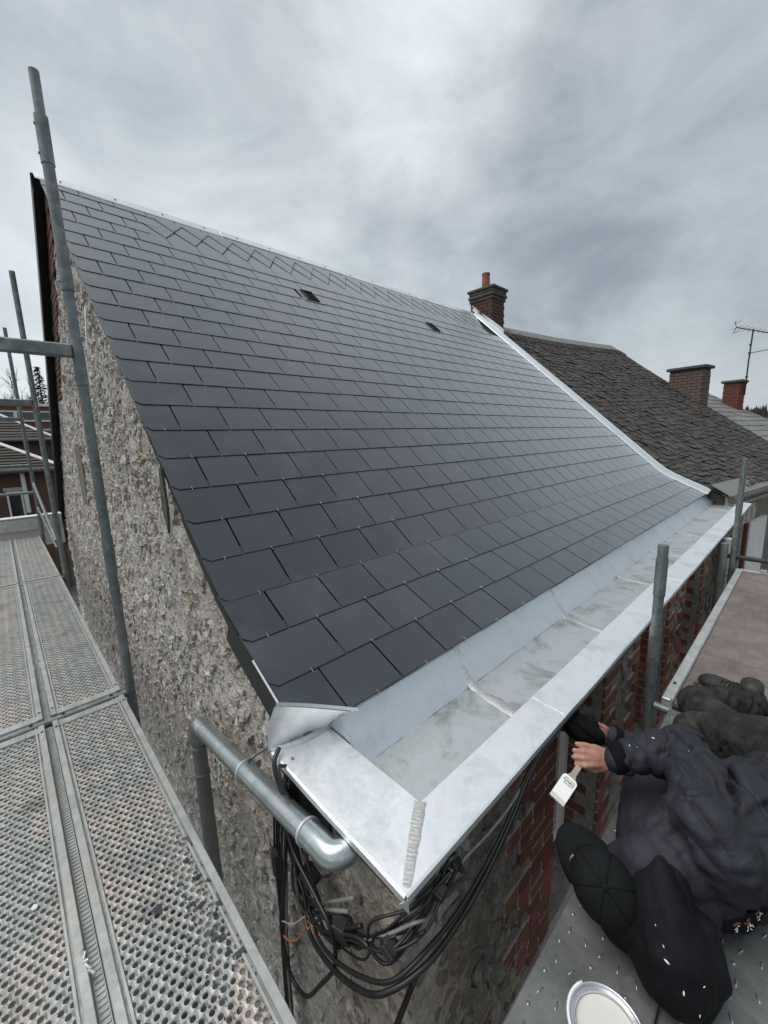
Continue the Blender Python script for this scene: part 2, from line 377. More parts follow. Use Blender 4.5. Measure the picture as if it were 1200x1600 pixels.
# ---- slates
SW, EXP, TH = 0.290, 0.232, 0.0078
random.seed(11)
slate_meshes = {}
def slate_mesh(w, L=.30, cut=0.0, cutr=0.0):
    key = (round(w,3), round(L,3), cut, cutr)
    if key not in slate_meshes:
        a = [(-w/2,0)] if not cut else [(-w/2,cut*1.0),(-w/2+cut,0)]
        poly = a+[(w/2,0),(w/2,L),(-w/2,L)]
        mb = MB(); c = .0016; n = len(poly)
        cx_, cy_ = 0, L/2
        def ins(q, d): 
            return (q[0]-(d if q[0]>0 else -d), q[1]+(d if q[1]<L/2 else -d))
        v = [Vector((*q,0)) for q in poly]+[Vector((*q,TH-c)) for q in poly]+[Vector((*ins(q,c),TH)) for q in poly]
        f = [tuple(range(n))[::-1], tuple(range(2*n,3*n))]+[(i,(i+1)%n,(i+1)%n+n,i+n) for i in range(n)]+[(i+n,(i+1)%n+n,(i+1)%n+2*n,i+2*n) for i in range(n)]
        mb.add(v, f); mb.m = [0,0]+[1]*(2*n); me = mb.mesh('slate'); me.materials.append(MAT['slate_new']); me.materials.append(MAT['verge_black']); slate_meshes[key] = me
    return slate_meshes[key]
slate_list = []                                       # (distance, mesh, matrix)
CAMP = Vector((0.575,-0.572,1.102))
def slate_frame(s, y, lift, tilt):
    p, t_ = prof(s); p2, _ = prof(min(TOT, s+.27)); t_ = (p2-p).normalized(); nrm = Vector((0,-1,0)).cross(t_); nrm = nrm if nrm.z > 0 else -nrm
    ca, sa = cos(tilt), sin(tilt); up_ = t_*ca - nrm*sa; nn = t_*sa + nrm*ca   # lower edge lifted: the tail rides on the course below
    o = Vector((p.x, y, p.z))+nrm*lift
    xax = up_.cross(nn)
    return Matrix(((xax.x,up_.x,nn.x,o.x),(xax.y,up_.y,nn.y,o.y),(xax.z,up_.z,nn.z,o.z),(0,0,0,1)))
hooks = MB()
def add_slate(s, y0, y1, cut=0.0, L=.285, hook=True):
    w_ = y1-y0-.0085
    if w_ < .03: return
    jit = random.uniform(-.0012, .0012)
    M = slate_frame(s+jit, (y0+y1)/2, .0095, radians(1.35)+random.uniform(-.0025,.0025))
    # local x runs along +Y or -Y: find out
    if M.col[0][1] < 0:
        M = M @ Matrix.Diagonal((-1,1,1,1)) if False else M
    M = M @ Matrix.Rotation(random.uniform(-.0018,.0018), 4, 'Z') @ Matrix.Rotation(random.uniform(-.0035,.0035), 4, 'Y')
    slate_list.append(((M.translation-CAMP).length, slate_mesh(round(w_,3), L, cut), M))
    if hook and (M.translation-CAMP).length < 2.7:
        h = M @ Vector((0,-.004,TH+.001)); u = (M.to_3x3() @ Vector((0,1,0))); nn = M.to_3x3() @ Vector((0,0,1))
        hooks.tube([h-u*.002-nn*.012, h-u*.005, h+u*.004+nn*.003, h+u*.015+nn*.002], .0011, 5)
HB0, HB_Y = 1.013, 0
NH = 20
vents = [(2.43, 6), (4.72, 6)]                         # (centre, row)
for r_ in range(1, 25):
    t_bot = .22+EXP*(r_-1); s = TOT-t_bot
    if r_ == 24: s = 0.014
    off = (.235 if r_ % 2 == 0 else .09)
    px, _ = prof(max(s,0)); y_start = yv(px.x)
    joints = []; y = off
    while y < y_start+.10: y += SW
    while y < YR-.06: joints.append(y); y += SW
    ys = [y_start]+joints+[YR+.01]
    Ls = .285 if r_ > 1 else .21
    for a, b in zip(ys, ys[1:]):
        if r_ in (2,3,4) and b > HB0-.145*(r_-2)+.05:
            lim = HB0-.145*(r_-2 if r_ < 4 else 2)
            if a < lim-.04: add_slate(s, a, lim, 0, Ls)
            continue
        if any(r_ == vr and abs((a+b)/2-vy) < SW*.5 for vy, vr in vents): 
            continue
        first = a == y_start
        if first and r_ == 24: continue
        add_slate(s, a, b, .028 if (first and r_ > 5 and r_ < 24) else 0.0, Ls)
# ---- the slanting-lap band below the ridge course: triangle, lozenge and five-sided slates
def roofpt(t_, y, h): 
    p, tg = prof(TOT-t_); nrm = Vector((0,-1,0)).cross(tg); nrm = nrm if nrm.z > 0 else -nrm
    q = p+nrm*h; return Vector((q.x, y, q.z))
t1, t2, t3, t4 = .22, .22+EXP, .22+2*EXP, .22+3*EXP
extra = []
def poly_slate(pts, h, th=TH):
    mb = MB(); top = [roofpt(t_, y, h(t_, y)+th) for t_, y in pts]; bot = [roofpt(t_, y, h(t_, y)) for t_, y in pts]; n = len(pts)
    c = sum(top, Vector())/n; base_ = Vector((c.x,c.y,c.z))
    v = [q-base_ for q in bot+top]; mb.add(v, [tuple(range(n))[::-1], tuple(range(n,2*n))]+[(i,(i+1)%n,(i+1)%n+n,i+n) for i in range(n)]); mb.m = [0,0]+[1]*n
    me = mb.mesh('slate'); me.materials.append(MAT['slate_new']); me.materials.append(MAT['verge_black']); extra.append(((base_-CAMP).length, me, Matrix.Translation(base_)))
k = 0
while True:
    y0 = HB0+SW*k
    if y0+SW > YR-.02: break
    A, A1 = (t1,y0), (t1,y0+SW); B, B1 = (t2,y0-SW/2), (t2,y0+SW/2); C0, C1 = (t3,y0-SW), (t3,y0); E0, E1 = (t4,y0-SW), (t4,y0)
    g_ = .0032
    def sh(P, c=None):
        ct = sum(p[0] for p in P)/len(P); cy_ = sum(p[1] for p in P)/len(P)
        return [(p[0]+(g_ if p[0]<ct else -g_)*.6, p[1]+(g_ if p[1]<cy_ else -g_)) for p in P]
    poly_slate(sh([(t1-.02,y0),(t1-.02,y0+SW),A1,B1,A]), lambda t_,y: .0125)
    poly_slate(sh([A,B1,C1,B]), lambda t_,y: .0065+.003*max(0,(t_-t1)/EXP)*.5)
    poly_slate(sh([B,C1,E1,E0,C0]), lambda t_,y: .001+.0085*max(0,(t_-t2)/(2*EXP)))
    k += 1
poly_slate([(TOT-.014,.2325),(TOT-.285,.2325),(TOT-.285,yv(-.7)),(TOT-.150,yv(-.65))], lambda t_,y: .0095-.006*max(0,(TOT-t_)/.285))
allsl = sorted(slate_list+extra, key=lambda q: q[0])
rest = MB()
for i, (d, me, M) in enumerate(allsl):
    if i < 300:
        o = mobj('slate', me, None, roof); o.matrix_world = M
    else:
        rest.add([M @ v.co for v in me.vertices], [tuple(p.vertices) for p in me.polygons]); rest.m[-len(me.polygons):] = [p.material_index for p in me.polygons]
o = rest.build('slates_farther_up', [MAT['slate_new'],MAT['verge_black']], roof); tag(o, kind='stuff')
o = hooks.build('slate_hooks', MAT['galv_pipe'], roof); tag(o, kind='stuff')
# vents
for vy, vr in vents:
    s = TOT-(.22+EXP*(vr-1)); M = slate_frame(s, vy, .010, radians(1))
    mb = MB(); mb.box((0,.12,.004), (.27,.27,.008))
    v = mobj('roof_vent', mb.mesh('roof_vent'), MAT['slate_new'], roof); v.matrix_world = M
    for j in range(5):
        mb = MB(); mb.box((0,0,0), (.13,.016,.010), Matrix.Rotation(radians(-35),3,'X'))
        q = mobj('louvre', mb.mesh('louvre'), MAT['verge_black'], v); q.location = (0,.035+j*.037,.016)
    mb = MB()
    for sx in (-1,1): mb.box((sx*.075,.115,.016), (.014,.21,.020))
    mb.box((0,.222,.018),(.16,.014,.024)); mb.box((0,.115,.0095),(.14,.2,.003))
    q = mobj('vent_frame', mb.mesh('vent_frame'), MAT['verge_black'], v)
# ridge cap: folded zinc in lengths, with screws
ang = radians(41.6)
for i in range(4):
    ya = -.02+i*1.83; yb = min(YR, ya+1.85); h = .013+.003*(i%2)
    top = Vector((APEX[0], 0, APEX[1]+h+.022))
    def rp(d, side): return (APEX[0]+side*d*cos(ang), top.z-d*sin(ang))
    prof_ = [rp(.115,1), rp(.105,1), rp(.02,1), (APEX[0], top.z+.004), rp(.02,-1), rp(.115,-1)]
    prof_[0] = (prof_[0][0], prof_[0][1]-.010)
    y_in = yv(APEX[0])-.035 if i == 0 else ya
    mb = MB(); mb.sheet([[(x, y_in, z), (x, yb, z)] for x, z in prof_], (0,0,-.0025)); rc = mb.build('ridge_cap', MAT['zinc_trim'], roof)
    mb = MB()
    for j in range(4):
        yy = y_in+.2+j*.45; x, z = rp(.06,1); mb.tube([(x,yy,z-.003),(x+.006,yy,z+.006)], .008, 8)
    mb.build('screws', MAT['galv_tube'], rc)

# far verge: zinc upstand and soaker following the roof line
def verge_pts(y, lift, s0=0.0, n=40): 
    P = []
    for i in range(n+1):
        s = s0+(TOT-s0)*i/n; p, tg = prof(s); nrm = Vector((0,-1,0)).cross(tg); nrm = nrm if nrm.z > 0 else -nrm; q = p+nrm*lift; P.append((q.x, y, q.z))
    return P
lo, hi, outr = verge_pts(YR-.075,.020), verge_pts(YR-.012,.022), verge_pts(YR-.004,.085)
o2, o3 = verge_pts(YR+.042,.092), verge_pts(YR+.048,.05)
for (a, b) in ((0,9),(9,22),(22,41)):
    mb = MB(); d = .002*(a%2); rows = [[Vector(q[i])+Vector((0,0,d)) for q in (lo,hi,outr,o2,o3)] for i in range(a, b)]
    if b < 41: rows.append([Vector(q[b])+Vector((0,0,d)) for q in (lo,hi,outr,o2,o3)])
    mb.sheet(rows, (0,0,-.002)); mb.build('verge_flashing', MAT['zinc_trim'], roof)
mb = MB()
e_ = Vector((APEX[0]+.03, YR, APEX[1]+.10)); mb.box(e_+Vector((.02,.02,-.03)), (.16,.07,.07), Matrix.Rotation(.75,3,'Y'), ch=.005); mb.box(e_+Vector((.03,-.0,.01)), (.19,.11,.010), Matrix.Rotation(.75,3,'Y')); mb.build('verge_end_box', MAT['zinc_trim'], roof)
# flashing up the chimney side
mb = MB(); mb.sheet([[(-4.62,YR+.09,3.66),(-4.62,YR+.09,3.52)],[(-4.32,YR+.09,3.43),(-4.32,YR+.09,3.24)],[(-4.1,YR+.09,3.24),(-4.1,YR+.09,3.04)]], (0,.02,0)); mb.build('chimney_flashing', MAT['zinc_trim'], roof)

# near verge: dark trim under the slate edge, deeper towards the eave, and the back pitch's dark edge
def near(s, dy, lift):
    p, tg = prof(s); nrm = Vector((0,-1,0)).cross(tg); nrm = nrm if nrm.z > 0 else -nrm; q = p+nrm*lift; return Vector((q.x, yv(q.x)+dy, q.z))
brk = [0.175, .62, 1.25, 1.95, 2.7, 3.5, 4.4, 5.5]
for a, b in zip(brk, brk[1:]):
    dep = .14 if a < .5 else (.06 if a < 1.2 else (.035 if a < 1.9 else .022))
    n = 6; up_ = [near(lerp(a,b-.004,i/n), .004, .0) for i in range(n+1)]; dn = [near(lerp(a,b-.004,i/n), .010, -dep) for i in range(n+1)]
    mb = MB(); mb.sheet([up_, dn], (0,.008,0)); mb.build('verge_trim', MAT['verge_black'], roof)
mb = MB(); P = [near(.150+i*.055, -.004, .017) for i in range(5)]; mb.tube(P, .0040, 6); mb.build('verge_edging', MAT['zinc_trim'], roof)
xb = [APEX[0]-i*.55 for i in range(9)]
for i in range(8):
    a, b = xb[i], xb[i+1]; za, zb = APEX[1]-(APEX[0]-a)*.888+.02, APEX[1]-(APEX[0]-b)*.888+.02
    mb = MB(); y_ = yv(a)-.055; y2 = yv(b)-.055
    mb.sheet([[(a,y_,za),(b+.004,y2,zb)],[(a,y_,za-.17),(b+.004,y2,zb-.17)]], (0,.012,0)); mb.sheet([[(a,y_,za),(b+.004,y2,zb)],[(a,y_+.3,za),(b+.004,y2+.3,zb)]], (0,0,-.008))
    mb.build('back_verge_slate', MAT['verge_black'], roof)

# ------------------------------------------------------------------ stone walls
def clip(poly, p, n):
    out = []
    for i in range(len(poly)):
        a, b = poly[i], poly[(i+1)%len(poly)]; da = (a[0]-p[0])*n[0]+(a[1]-p[1])*n[1]; db = (b[0]-p[0])*n[0]+(b[1]-p[1])*n[1]
        if da <= 0: out.append(a)
        if (da < 0 < db) or (db < 0 < da):
            k_ = da/(da-db); out.append((a[0]+(b[0]-a[0])*k_, a[1]+(b[1]-a[1])*k_))
    return out
def voronoi(x0, x1, y0, y1, cw, chh, rng, jit=.42):
    nx, ny = max(1,int((x1-x0)/cw)), max(1,int((y1-y0)/chh)); cw, chh = (x1-x0)/nx, (y1-y0)/ny
    P = {}
    for j in range(-2, ny+2):
        for i in range(-2, nx+2):
            P[i,j] = (x0+(i+.5+(.5 if j%2 else 0)*.9+rng.uniform(-jit,jit))*cw, y0+(j+.5+rng.uniform(-jit,jit))*chh)
    cells = []
    for j in range(ny):
        for i in range(nx):
            c = P[i,j]; poly = [(c[0]-cw*2,c[1]-chh*2),(c[0]+cw*2,c[1]-chh*2),(c[0]+cw*2,c[1]+chh*2),(c[0]-cw*2,c[1]+chh*2)]
            for dj in (-2,-1,0,1,2):
                for di in (-2,-1,0,1,2):
                    if di or dj:
                        q = P.get((i+di,j+dj)); 
                        if q is None: continue
                        poly = clip(poly, ((c[0]+q[0])/2,(c[1]+q[1])/2), (q[0]-c[0],q[1]-c[1]))
                        if len(poly) < 3: break
                if len(poly) < 3: break
            if len(poly) >= 3: cells.append((c, poly))
    return cells
def stone_verts(poly, gap, h, rng):
    """rounded lump over a polygon: rings of (u, v, height)"""
    c = (sum(p[0] for p in poly)/len(poly), sum(p[1] for p in poly)/len(poly))
    q = []
    for i in range(len(poly)):                                    # break every edge once, unevenly
        a, b = poly[i], poly[(i+1)%len(poly)]; k_ = rng.uniform(.35,.65); d_ = hypot(b[0]-a[0],b[1]-a[1])
        q.append(a)
        if d_ > .03: q.append((lerp(a[0],b[0],k_)+rng.uniform(-.16,.16)*d_, lerp(a[1],b[1],k_)+rng.uniform(-.16,.16)*d_))
    def rad(p): return hypot(p[0]-c[0], p[1]-c[1])
    def ring(g, hh, jj):
        R = []
        for p in q:
            d = max(.2, 1-g/max(rad(p),.012)); R.append((c[0]+(p[0]-c[0])*d+rng.uniform(-jj,jj), c[1]+(p[1]-c[1])*d+rng.uniform(-jj,jj), hh+rng.uniform(-jj,jj)*1.1))
        return R
    tl = (rng.uniform(-.12,.12), rng.uniform(-.12,.12))
    r1, r2, r3 = ring(gap,-.030,.002), ring(gap+.002,h*.45,.006), ring(gap+min(.03,.36*min(rad(p) for p in q)),h,.009)
    n = len(q); cc = (c[0], c[1], h+rng.uniform(-.004,.010))
    V = r1+r2+r3+[cc]
    V = [(a,b,hh+((a-c[0])*tl[0]+(b-c[1])*tl[1] if i >= n else 0)) for i,(a,b,hh) in enumerate(V)]
    F = [(k_*n+i,k_*n+(i+1)%n,(k_+1)*n+(i+1)%n,(k_+1)*n+i) for k_ in range(2) for i in range(n)]+[(2*n+i,2*n+(i+1)%n,3*n) for i in range(n)]
    return V, F, c
def lay_stones(parent, cells, to_world, inside, mat, hfun, rng, limit, restname, gap=.006):
    items = []
    for c, poly in cells:
        if not inside(c): continue
        V, F, cc = stone_verts(poly, gap+rng.uniform(0,.006), hfun(rng), rng)
        W = [to_world(*v) for v in V]; base_ = to_world(cc[0], cc[1], 0)
        items.append(((base_-CAMP).length, W, F, base_))
    items.sort(key=lambda q: q[0]); rest = MB()
    for i, (d, W, F, base_) in enumerate(items):
        if i < limit:
            mb = MB(); mb.add([v-base_ for v in W], F); o = mb.build('stone', mat, parent, False); o.location = base_
        else: rest.add(W, F)
    if rest.v: tag(rest.build(restname, mat, parent, False), kind='stuff')
rng = random.Random(5)
WO = .055                                              # wall face behind the verge line
def gy(x): return yv(x)+WO
XB = -9.0                                              # back corner
def gable_top(x):                                      # underside of the roof over the gable
    if x >= APEX[0]:
        lo_, hi_ = 0, TOT
        for _ in range(24):
            md = (lo_+hi_)/2
            if prof(md)[0].x > x: lo_ = md
            else: hi_ = md
        return prof(lo_)[0].z-.05 if x < -.66 else -.10
    return APEX[1]-(APEX[0]-x)*.888-.05
FX = -0.06                                             # street face
gw = empty('gable_wall'); gw.parent = house
def lump(x, z, a=.013): return .010+(noise.noise((x*4.1,z*4.1,3.3))*1.0+noise.noise((x*13,z*13,1.1))*.8+noise.noise((x*31,z*31,5.1))*.5)*a
slit = (-5.62,-5.22,.45,1.12)
mb = MB(); xs = [FX-.004-i*.045 for i in range(int((FX-XB)/.045)+1)]; NZ = 130
rows = []
for x in xs:
    zt = gable_top(x)-.004; zb_ = GZ-.05
    zz = [zt-(zt+2.6)*(k_/(NZ-1)) for k_ in range(NZ)] if zt > -2.5 else [zt]*NZ
    rows.append([(x, gy(x)+.004-lump(x,z), z) for z in zz]+[(x, gy(x)+.004, zb_)])
mb.sheet(rows, (0,.3,0)); mb.build('mortar_bed', MAT['mortar_gable'], gw, True)
near_cells = voronoi(-5.0, FX-.05, -1.7, 3.6, .108, .068, rng)
far_cells = voronoi(XB, -5.0, -2.2, 3.5, .17, .10, rng)
def inside_g(c):
    if not (c[1] < gable_top(c[0])-.05 and c[0] < FX-.05): return False
    if slit[0] < c[0] < slit[1] and slit[2] < c[1] < slit[3]: return False
    if c[0] < -4.62 and c[1] > gable_top(c[0])-.58 and c[1] > 1.75: return False        # brick patch below the apex
    return True
def hg(r): return r.choice((.002,.004,.007,.010,.016))*r.uniform(.7,1.2)
lay_stones(gw, near_cells+far_cells, lambda u,v,h: Vector((u, gy(u)-h-.004, v)), inside_g, MAT['stone_gable'], hg, rng, 300, 'rubble_stones_farther_off', gap=.004)
# brick make-up below the apex
brick_meshes = {}
def brick_mesh(L, W, H, mat):
    k_ = (round(L,3), round(W,3), round(H,3), mat)
    if k_ not in brick_meshes:
        mb = MB(); mb.box((0,0,0), (L,W,H), ch=.004); me = mb.mesh('brick'); me.materials.append(MAT[mat]); brick_meshes[k_] = me
    return brick_meshes[k_]
def brick(parent, c, L, W, H, mat, rz=0.0):
    o = mobj('brick', brick_mesh(L,W,H,mat), None, parent); o.location = c; o.rotation_euler = (0,0,rz); return o
cnt = 0
for j in range(32):
    z = 1.78+j*.066
    for i in range(20):
        x = -4.70-i*.215-(.1 if j%2 else 0)
        if x > -4.6 or z > gable_top(x)-.08 or z < gable_top(x)-.55: continue
        if cnt < 110:
            brick(gw, (x, gy(x)-.002+random.uniform(-.003,.003), z), .204, .05, .056, 'brick_chimney', -.015); cnt += 1
# narrow slot in the gable closed with a brown slab, and loose white flashing at the verge
sx_, sz_ = (slit[0]+slit[1])/2, (slit[2]+slit[3])/2
mb = MB(); mb.box((sx_, gy(sx_)+.012, sz_), (slit[1]-slit[0]+.06,.05,slit[3]-slit[2]+.05), ch=.006); mb.build('slot_surround', MAT['cement_dark'], gw)
mb = MB(); mb.box((sx_, gy(sx_)-.004, sz_), (slit[1]-slit[0],.05,slit[3]-slit[2]), ch=.006); mb.build('slot_slab', MAT['slab_brown'], gw)
mb = MB(); mb.sheet([[(-3.27,yv(-3.3)-.01,2.13),(-3.22,yv(-3.3)-.01,2.12)],[(-3.42,yv(-3.3)-.015,1.86),(-3.39,yv(-3.3)-.015,1.86)]], (0,.004,0)); mb.build('loose_flashing', MAT['white_band'], roof)
mb = MB(); mb.prism([(0,0),(.045,.02),(.06,-.20),(.03,-.34),(-.03,-.2)], .012, Matrix.Translation((-1.80,yv(-1.8)+.002,.98)) @ Matrix.Rotation(radians(90),4,'X')); mb.build('slate_offcut', MAT['cement_dark'], gw)
# two bigger dressed stones showing near the verge
for (x,z,w_,h_) in ((-1.60,.60,.20,.09),(-1.48,.50,.12,.05)):
    mb = MB(); poly = [(-w_*.8,h_*.9),(w_*.2,h_),(w_*.75,-h_*1.3),(w_*.3,-h_*1.8),(-w_*.5,-.2*h_)]
    V, F, cc = stone_verts([(x+a,z+b) for a,b in poly], .002, .03, rng); mb.add([Vector((u,gy(u)-h-.006,v)) for u,v,h in V], F); mb.build('stone', MAT['stone_gable'], gw, False)

# ---- street wall with brick-dressed openings
fwl = empty('street_wall'); fwl.parent = house
YC = gy(FX)                                            # corner
ops = [(1.00,1.58),(2.20,2.93),(3.50,4.25)]; OZ0, OZ1 = -1.25, -.10
mb = MB()
def wallstrip(ya, yb, za, zb_):
    ny = max(1,int((yb-ya)/.05)); nz = max(1,int((zb_-za)/.05))
    mb.sheet([[(FX-.012+.45*lump(lerp(ya,yb,i/ny)+20,lerp(za,zb_,j/nz)), lerp(ya,yb,i/ny), lerp(za,zb_,j/nz)) for j in range(nz+1)] for i in range(ny+1)], (-.30,0,0))
edges = [YC]+[v for o_ in ops for v in o_]+[YR+.1]
for a, b in zip(edges[0::2], edges[1::2]): wallstrip(a, b, OZ0, -.085)
wallstrip(YC, YR+.1, GZ, OZ0-.002)
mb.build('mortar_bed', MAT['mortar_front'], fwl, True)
BH, BJ = .058, .012
jm = MB()
for (ya, yb) in ops:
    nrow = int((OZ1-OZ0)/(BH+BJ))
    for j in range(nrow):
        z = OZ1-.03-j*(BH+BJ); tooth = j%2
        big = (ya == 1.0)
        for side in (-1,1):
            Lf = (.10,.205)[tooth] if side > 0 else (.205,.10)[tooth]
            e0 = yb if side > 0 else ya
            Lm = Lf+(.0 if not (side < 0 and big) else (.104 if j % 4 >= 2 else .208))
            jm.box((FX-.052, e0+side*(Lm/2-.002)+side*.004, z), (.112, Lm-.012, BH+BJ+.0006+.0004*(j%2)))
            if side > 0: jm.box((FX-.17, yb+.050, z), (.13,.0985,BH+BJ+.0005))
            c0 = e0+side*Lf/2
            brick(fwl, (FX-.046+random.uniform(-.003,.003), c0, z), .11, Lf-.008, BH, 'brick_red')
            if side < 0 and big:
                brick(fwl, (FX-.046+random.uniform(-.003,.003), c0-Lf/2-.004-.05, z), .11, .092, BH, 'brick_red')
                if j % 4 < 2: brick(fwl, (FX-.046, c0-Lf/2-.004-.10-.052, z), .11, .092, BH, 'brick_red')
            L2 = .20 if tooth else .095
            # reveal bricks behind the face
            x0_ = FX-.10-.012
            if side > 0:
                brick(fwl, (x0_-.05+.03*tooth, yb+.0465, z), .095+.06*tooth, .10, BH, 'brick_red')
                if not tooth: brick(fwl, (x0_-.155, yb+.047, z), .098, .10, BH, 'brick_red')
    # window: frame, pane, sill
    wf = empty('window'); wf.parent = house
    yc, wd = (ya+yb)/2, yb-ya; xf = FX-.20
    f_ = MB()
    for yy in (ya+.03, yb-.03): f_.box((xf,yy,(OZ0+OZ1)/2), (.07,.06,OZ1-OZ0), ch=.004)
    f_.box((xf,yc,OZ1-.03),(.07,wd-.122,.06), ch=.004); f_.box((xf,yc,OZ0+.06),(.07,wd-.122,.06), ch=.004)
    f_.build('frame', MAT['window_white'], wf)
    f_ = MB()
    for yy in (ya+.085, yc-.03, yc+.03, yb-.085): f_.box((xf+.006,yy,(OZ0+OZ1)/2), (.055,.045,OZ1-OZ0-.13), ch=.004)
    f_.box((xf+.004,yc,-.42),(.05,wd-.13,.03), ch=.003); f_.build('casement', MAT['window_white'], wf)
    f_ = MB(); f_.box((xf-.012,yc,(OZ0+OZ1)/2),(.006,wd-.1,OZ1-OZ0-.1)); f_.build('pane', MAT['glass'], wf)
    f_ = MB(); f_.box((FX-.10,yc,OZ0-.045),(.30,wd+.12,.085), ch=.008); f_.build('sill', MAT['limestone'], wf)
tag(jm.build('jamb_mortar', MAT['mortar'], fwl), kind='stuff')
cf = voronoi(YC+.03, .72, -1.9, -.12, .12, .075, rng)+voronoi(1.80,1.99,-1.0,-.12,.1,.07,rng)+voronoi(3.14,3.29,-1.0,-.12,.1,.07,rng)+voronoi(4.46,7.2,-1.2,-.12,.17,.10,rng)
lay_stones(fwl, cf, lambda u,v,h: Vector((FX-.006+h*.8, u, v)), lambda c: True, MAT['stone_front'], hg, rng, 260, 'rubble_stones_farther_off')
# lintel zone between wall head and gutter
mb = MB(); mb.box((FX-.16,(YC+YR)/2,-.092),(.30,YR-YC,.012)); mb.build('wall_plate', MAT['cement_dark'], fwl)

# ------------------------------------------------------------------ zinc box gutter
gut = empty('box_gutter'); gut.parent = house
FW_, SWD = .138, .21                                   # widths of the front and side coping
seam_y = [.93, 1.95, 2.97, 3.96, 4.95, 5.95, 6.92]; GE = YR+.16
def coping(pts, th=.0016, name='coping_sheet'):
    mb = MB(); mb.sheet(pts, (0,0,-th)); return mb.build(name, MAT['zinc_flange'], gut)
def wav(y): return .0022*sin(y*3.1)+.0016*sin(y*8.3+1)
ys = [0.0]+seam_y+[GE]
for i, (a, b) in enumerate(zip(ys, ys[1:])):
    a2 = a if i == 0 else a-.012; d = .0018*(i%2); n = 10; rows = []
    for j in range(n+1):
        t_ = j/n; yo = lerp(a2, b, t_); yi = lerp(SWD if i == 0 else a2, b, t_); zz = wav(yo)+d
        rows.append([(0.004,yo+(0 if i or j else 0),zz-.028),(0.006,yo,zz-.004),(0,yo,zz),(-FW_*.5,lerp(yo,yi,.5),zz+.004),(-FW_,yi,zz+.010),(-FW_-.002,yi,zz-.05)])
    coping(rows)
XE = -.665                                             # side coping runs to here
n = 10; rows = []
for j in range(n+1):
    t_ = j/n; xo = lerp(0, XE, t_); xi = lerp(-FW_, -.612, t_); zz = .0015*sin(t_*9)+.0012
    rows.append([(xo,-.004,zz-.028),(xo,-.006,zz-.004),(xo,0,zz),(lerp(xo,xi,.5),SWD*.5,zz+.004),(xi,SWD,zz+.010),(xi,SWD+.002,zz-.05)])
coping(rows, name='end_coping_sheet')
# little drip point at the corner
mb = MB(); mb.prism([(-.012,-.02),(.010,-.008),(.012,-.052)], .002, Matrix.Translation((0,-.005,0)) @ Matrix.Rotation(radians(90),4,'X') @ Matrix.Rotation(radians(45),4,'Y')); mb.build('drip_point', MAT['zinc_trim'], gut)
# floor and roof-side slope, in lapped lengths
XF, ZF = -.42, -.052
fy = [SWD+.001]+[v-.03 for v in seam_y]+[GE]
for i, (a, b) in enumerate(zip(fy, fy[1:])):
    d = .002*(i%2); n = 14
    rows = [[(lerp(-FW_-.001,XF,k_/8), lerp(a,b+.012,j/n), ZF+d+.003*noise.noise((k_*.6,j*.7+i*9,2))+ (.002 if k_ == 0 else 0)) for k_ in range(9)] for j in range(n+1)]
    mb = MB(); mb.sheet(rows, (0,0,-.0015)); mb.build('gutter_floor', MAT['zinc_floor'], gut, 'auto')
    rows = [[(lerp(XF,-.535,k_/5), lerp(a,b+.012,j/n), lerp(ZF+.001,.098,k_/5)+d+.0022*noise.noise((k_*.5,j*.5+i*7,8))) for k_ in range(6)] for j in range(n+1)]
    mb = MB(); mb.sheet(rows, (-.0015,0,-.001)); mb.build('gutter_slope', MAT['zinc_slope'], gut, 'auto')
# apron under the last slates
mb = MB(); mb.sheet([[(-.53,SWD,.094),(-.53,GE-.1,.094)],[(-.70,SWD,.182),(-.70,GE-.1,.182)]], (0,0,-.002)); mb.build('gutter_apron', MAT['zinc_slope'], gut)
# soldered laps across the gutter
for i, y in enumerate(seam_y):
    y0 = y-.035; mb = MB(); rows = []
    P = catmull([(-FW_-.004,y0-.05,ZF+.009),(-.30,y0-.025,ZF+.005),(XF+.01,y0,ZF+.008),(-.47,y0+.012,.015),(-.53,y0+.03,.092)], 9)
    for p in P:
        wv = noise.noise((p.x*22,i*5.1,0))*.005; hgt = (.0045 if i < 3 else .003)+.002*noise.noise((p.x*40,i*3.3,4))
        rows.append([p+Vector((0,-.030+wv,-.006)), p+Vector((0,-.018+wv,hgt*.35-.002)), p+Vector((0,0+wv,hgt-.002)), p+Vector((0,.018+wv,hgt*.3-.002)), p+Vector((0,.034+wv,-.006))])
    mb.sheet(rows); mb.build('soldered_lap', MAT['solder' if i < 3 else 'zinc_floor'], gut, True)
# soldered mitre of the corner: a row of overlapping beads
mb = MB(); nb = 46; dr = Vector((-FW_,SWD,0)).normalized(); sd = Vector((dr.y,-dr.x,0)); rows = []
for i in range(nb*2):
    t_ = i/(nb*2-1); c = Vector((lerp(-.010,-FW_-.002,t_), lerp(.014,SWD+.002,t_), .0012+.010*t_)); w_ = .014+.008*t_+.002*noise.noise((t_*9,2.2,0)); ph = 2*pi*t_*21+1.5*noise.noise((t_*9,7.7,0))
    rows.append([c+sd*(u*w_+.0012*noise.noise((t_*14,u*2,1)))+dr*(u*u*.004)+Vector((0,0,(.0014+.0006*sin(ph)*(.5+noise.noise((t_*13,5,u))))*(1-abs(u)**3)-(.0016 if abs(u) > .95 else 0))) for u in (-1,-.8,-.45,0,.45,.8,1)])
mb.sheet(rows)
mb.build('mitre_solder', MAT['solder'], gut, True)
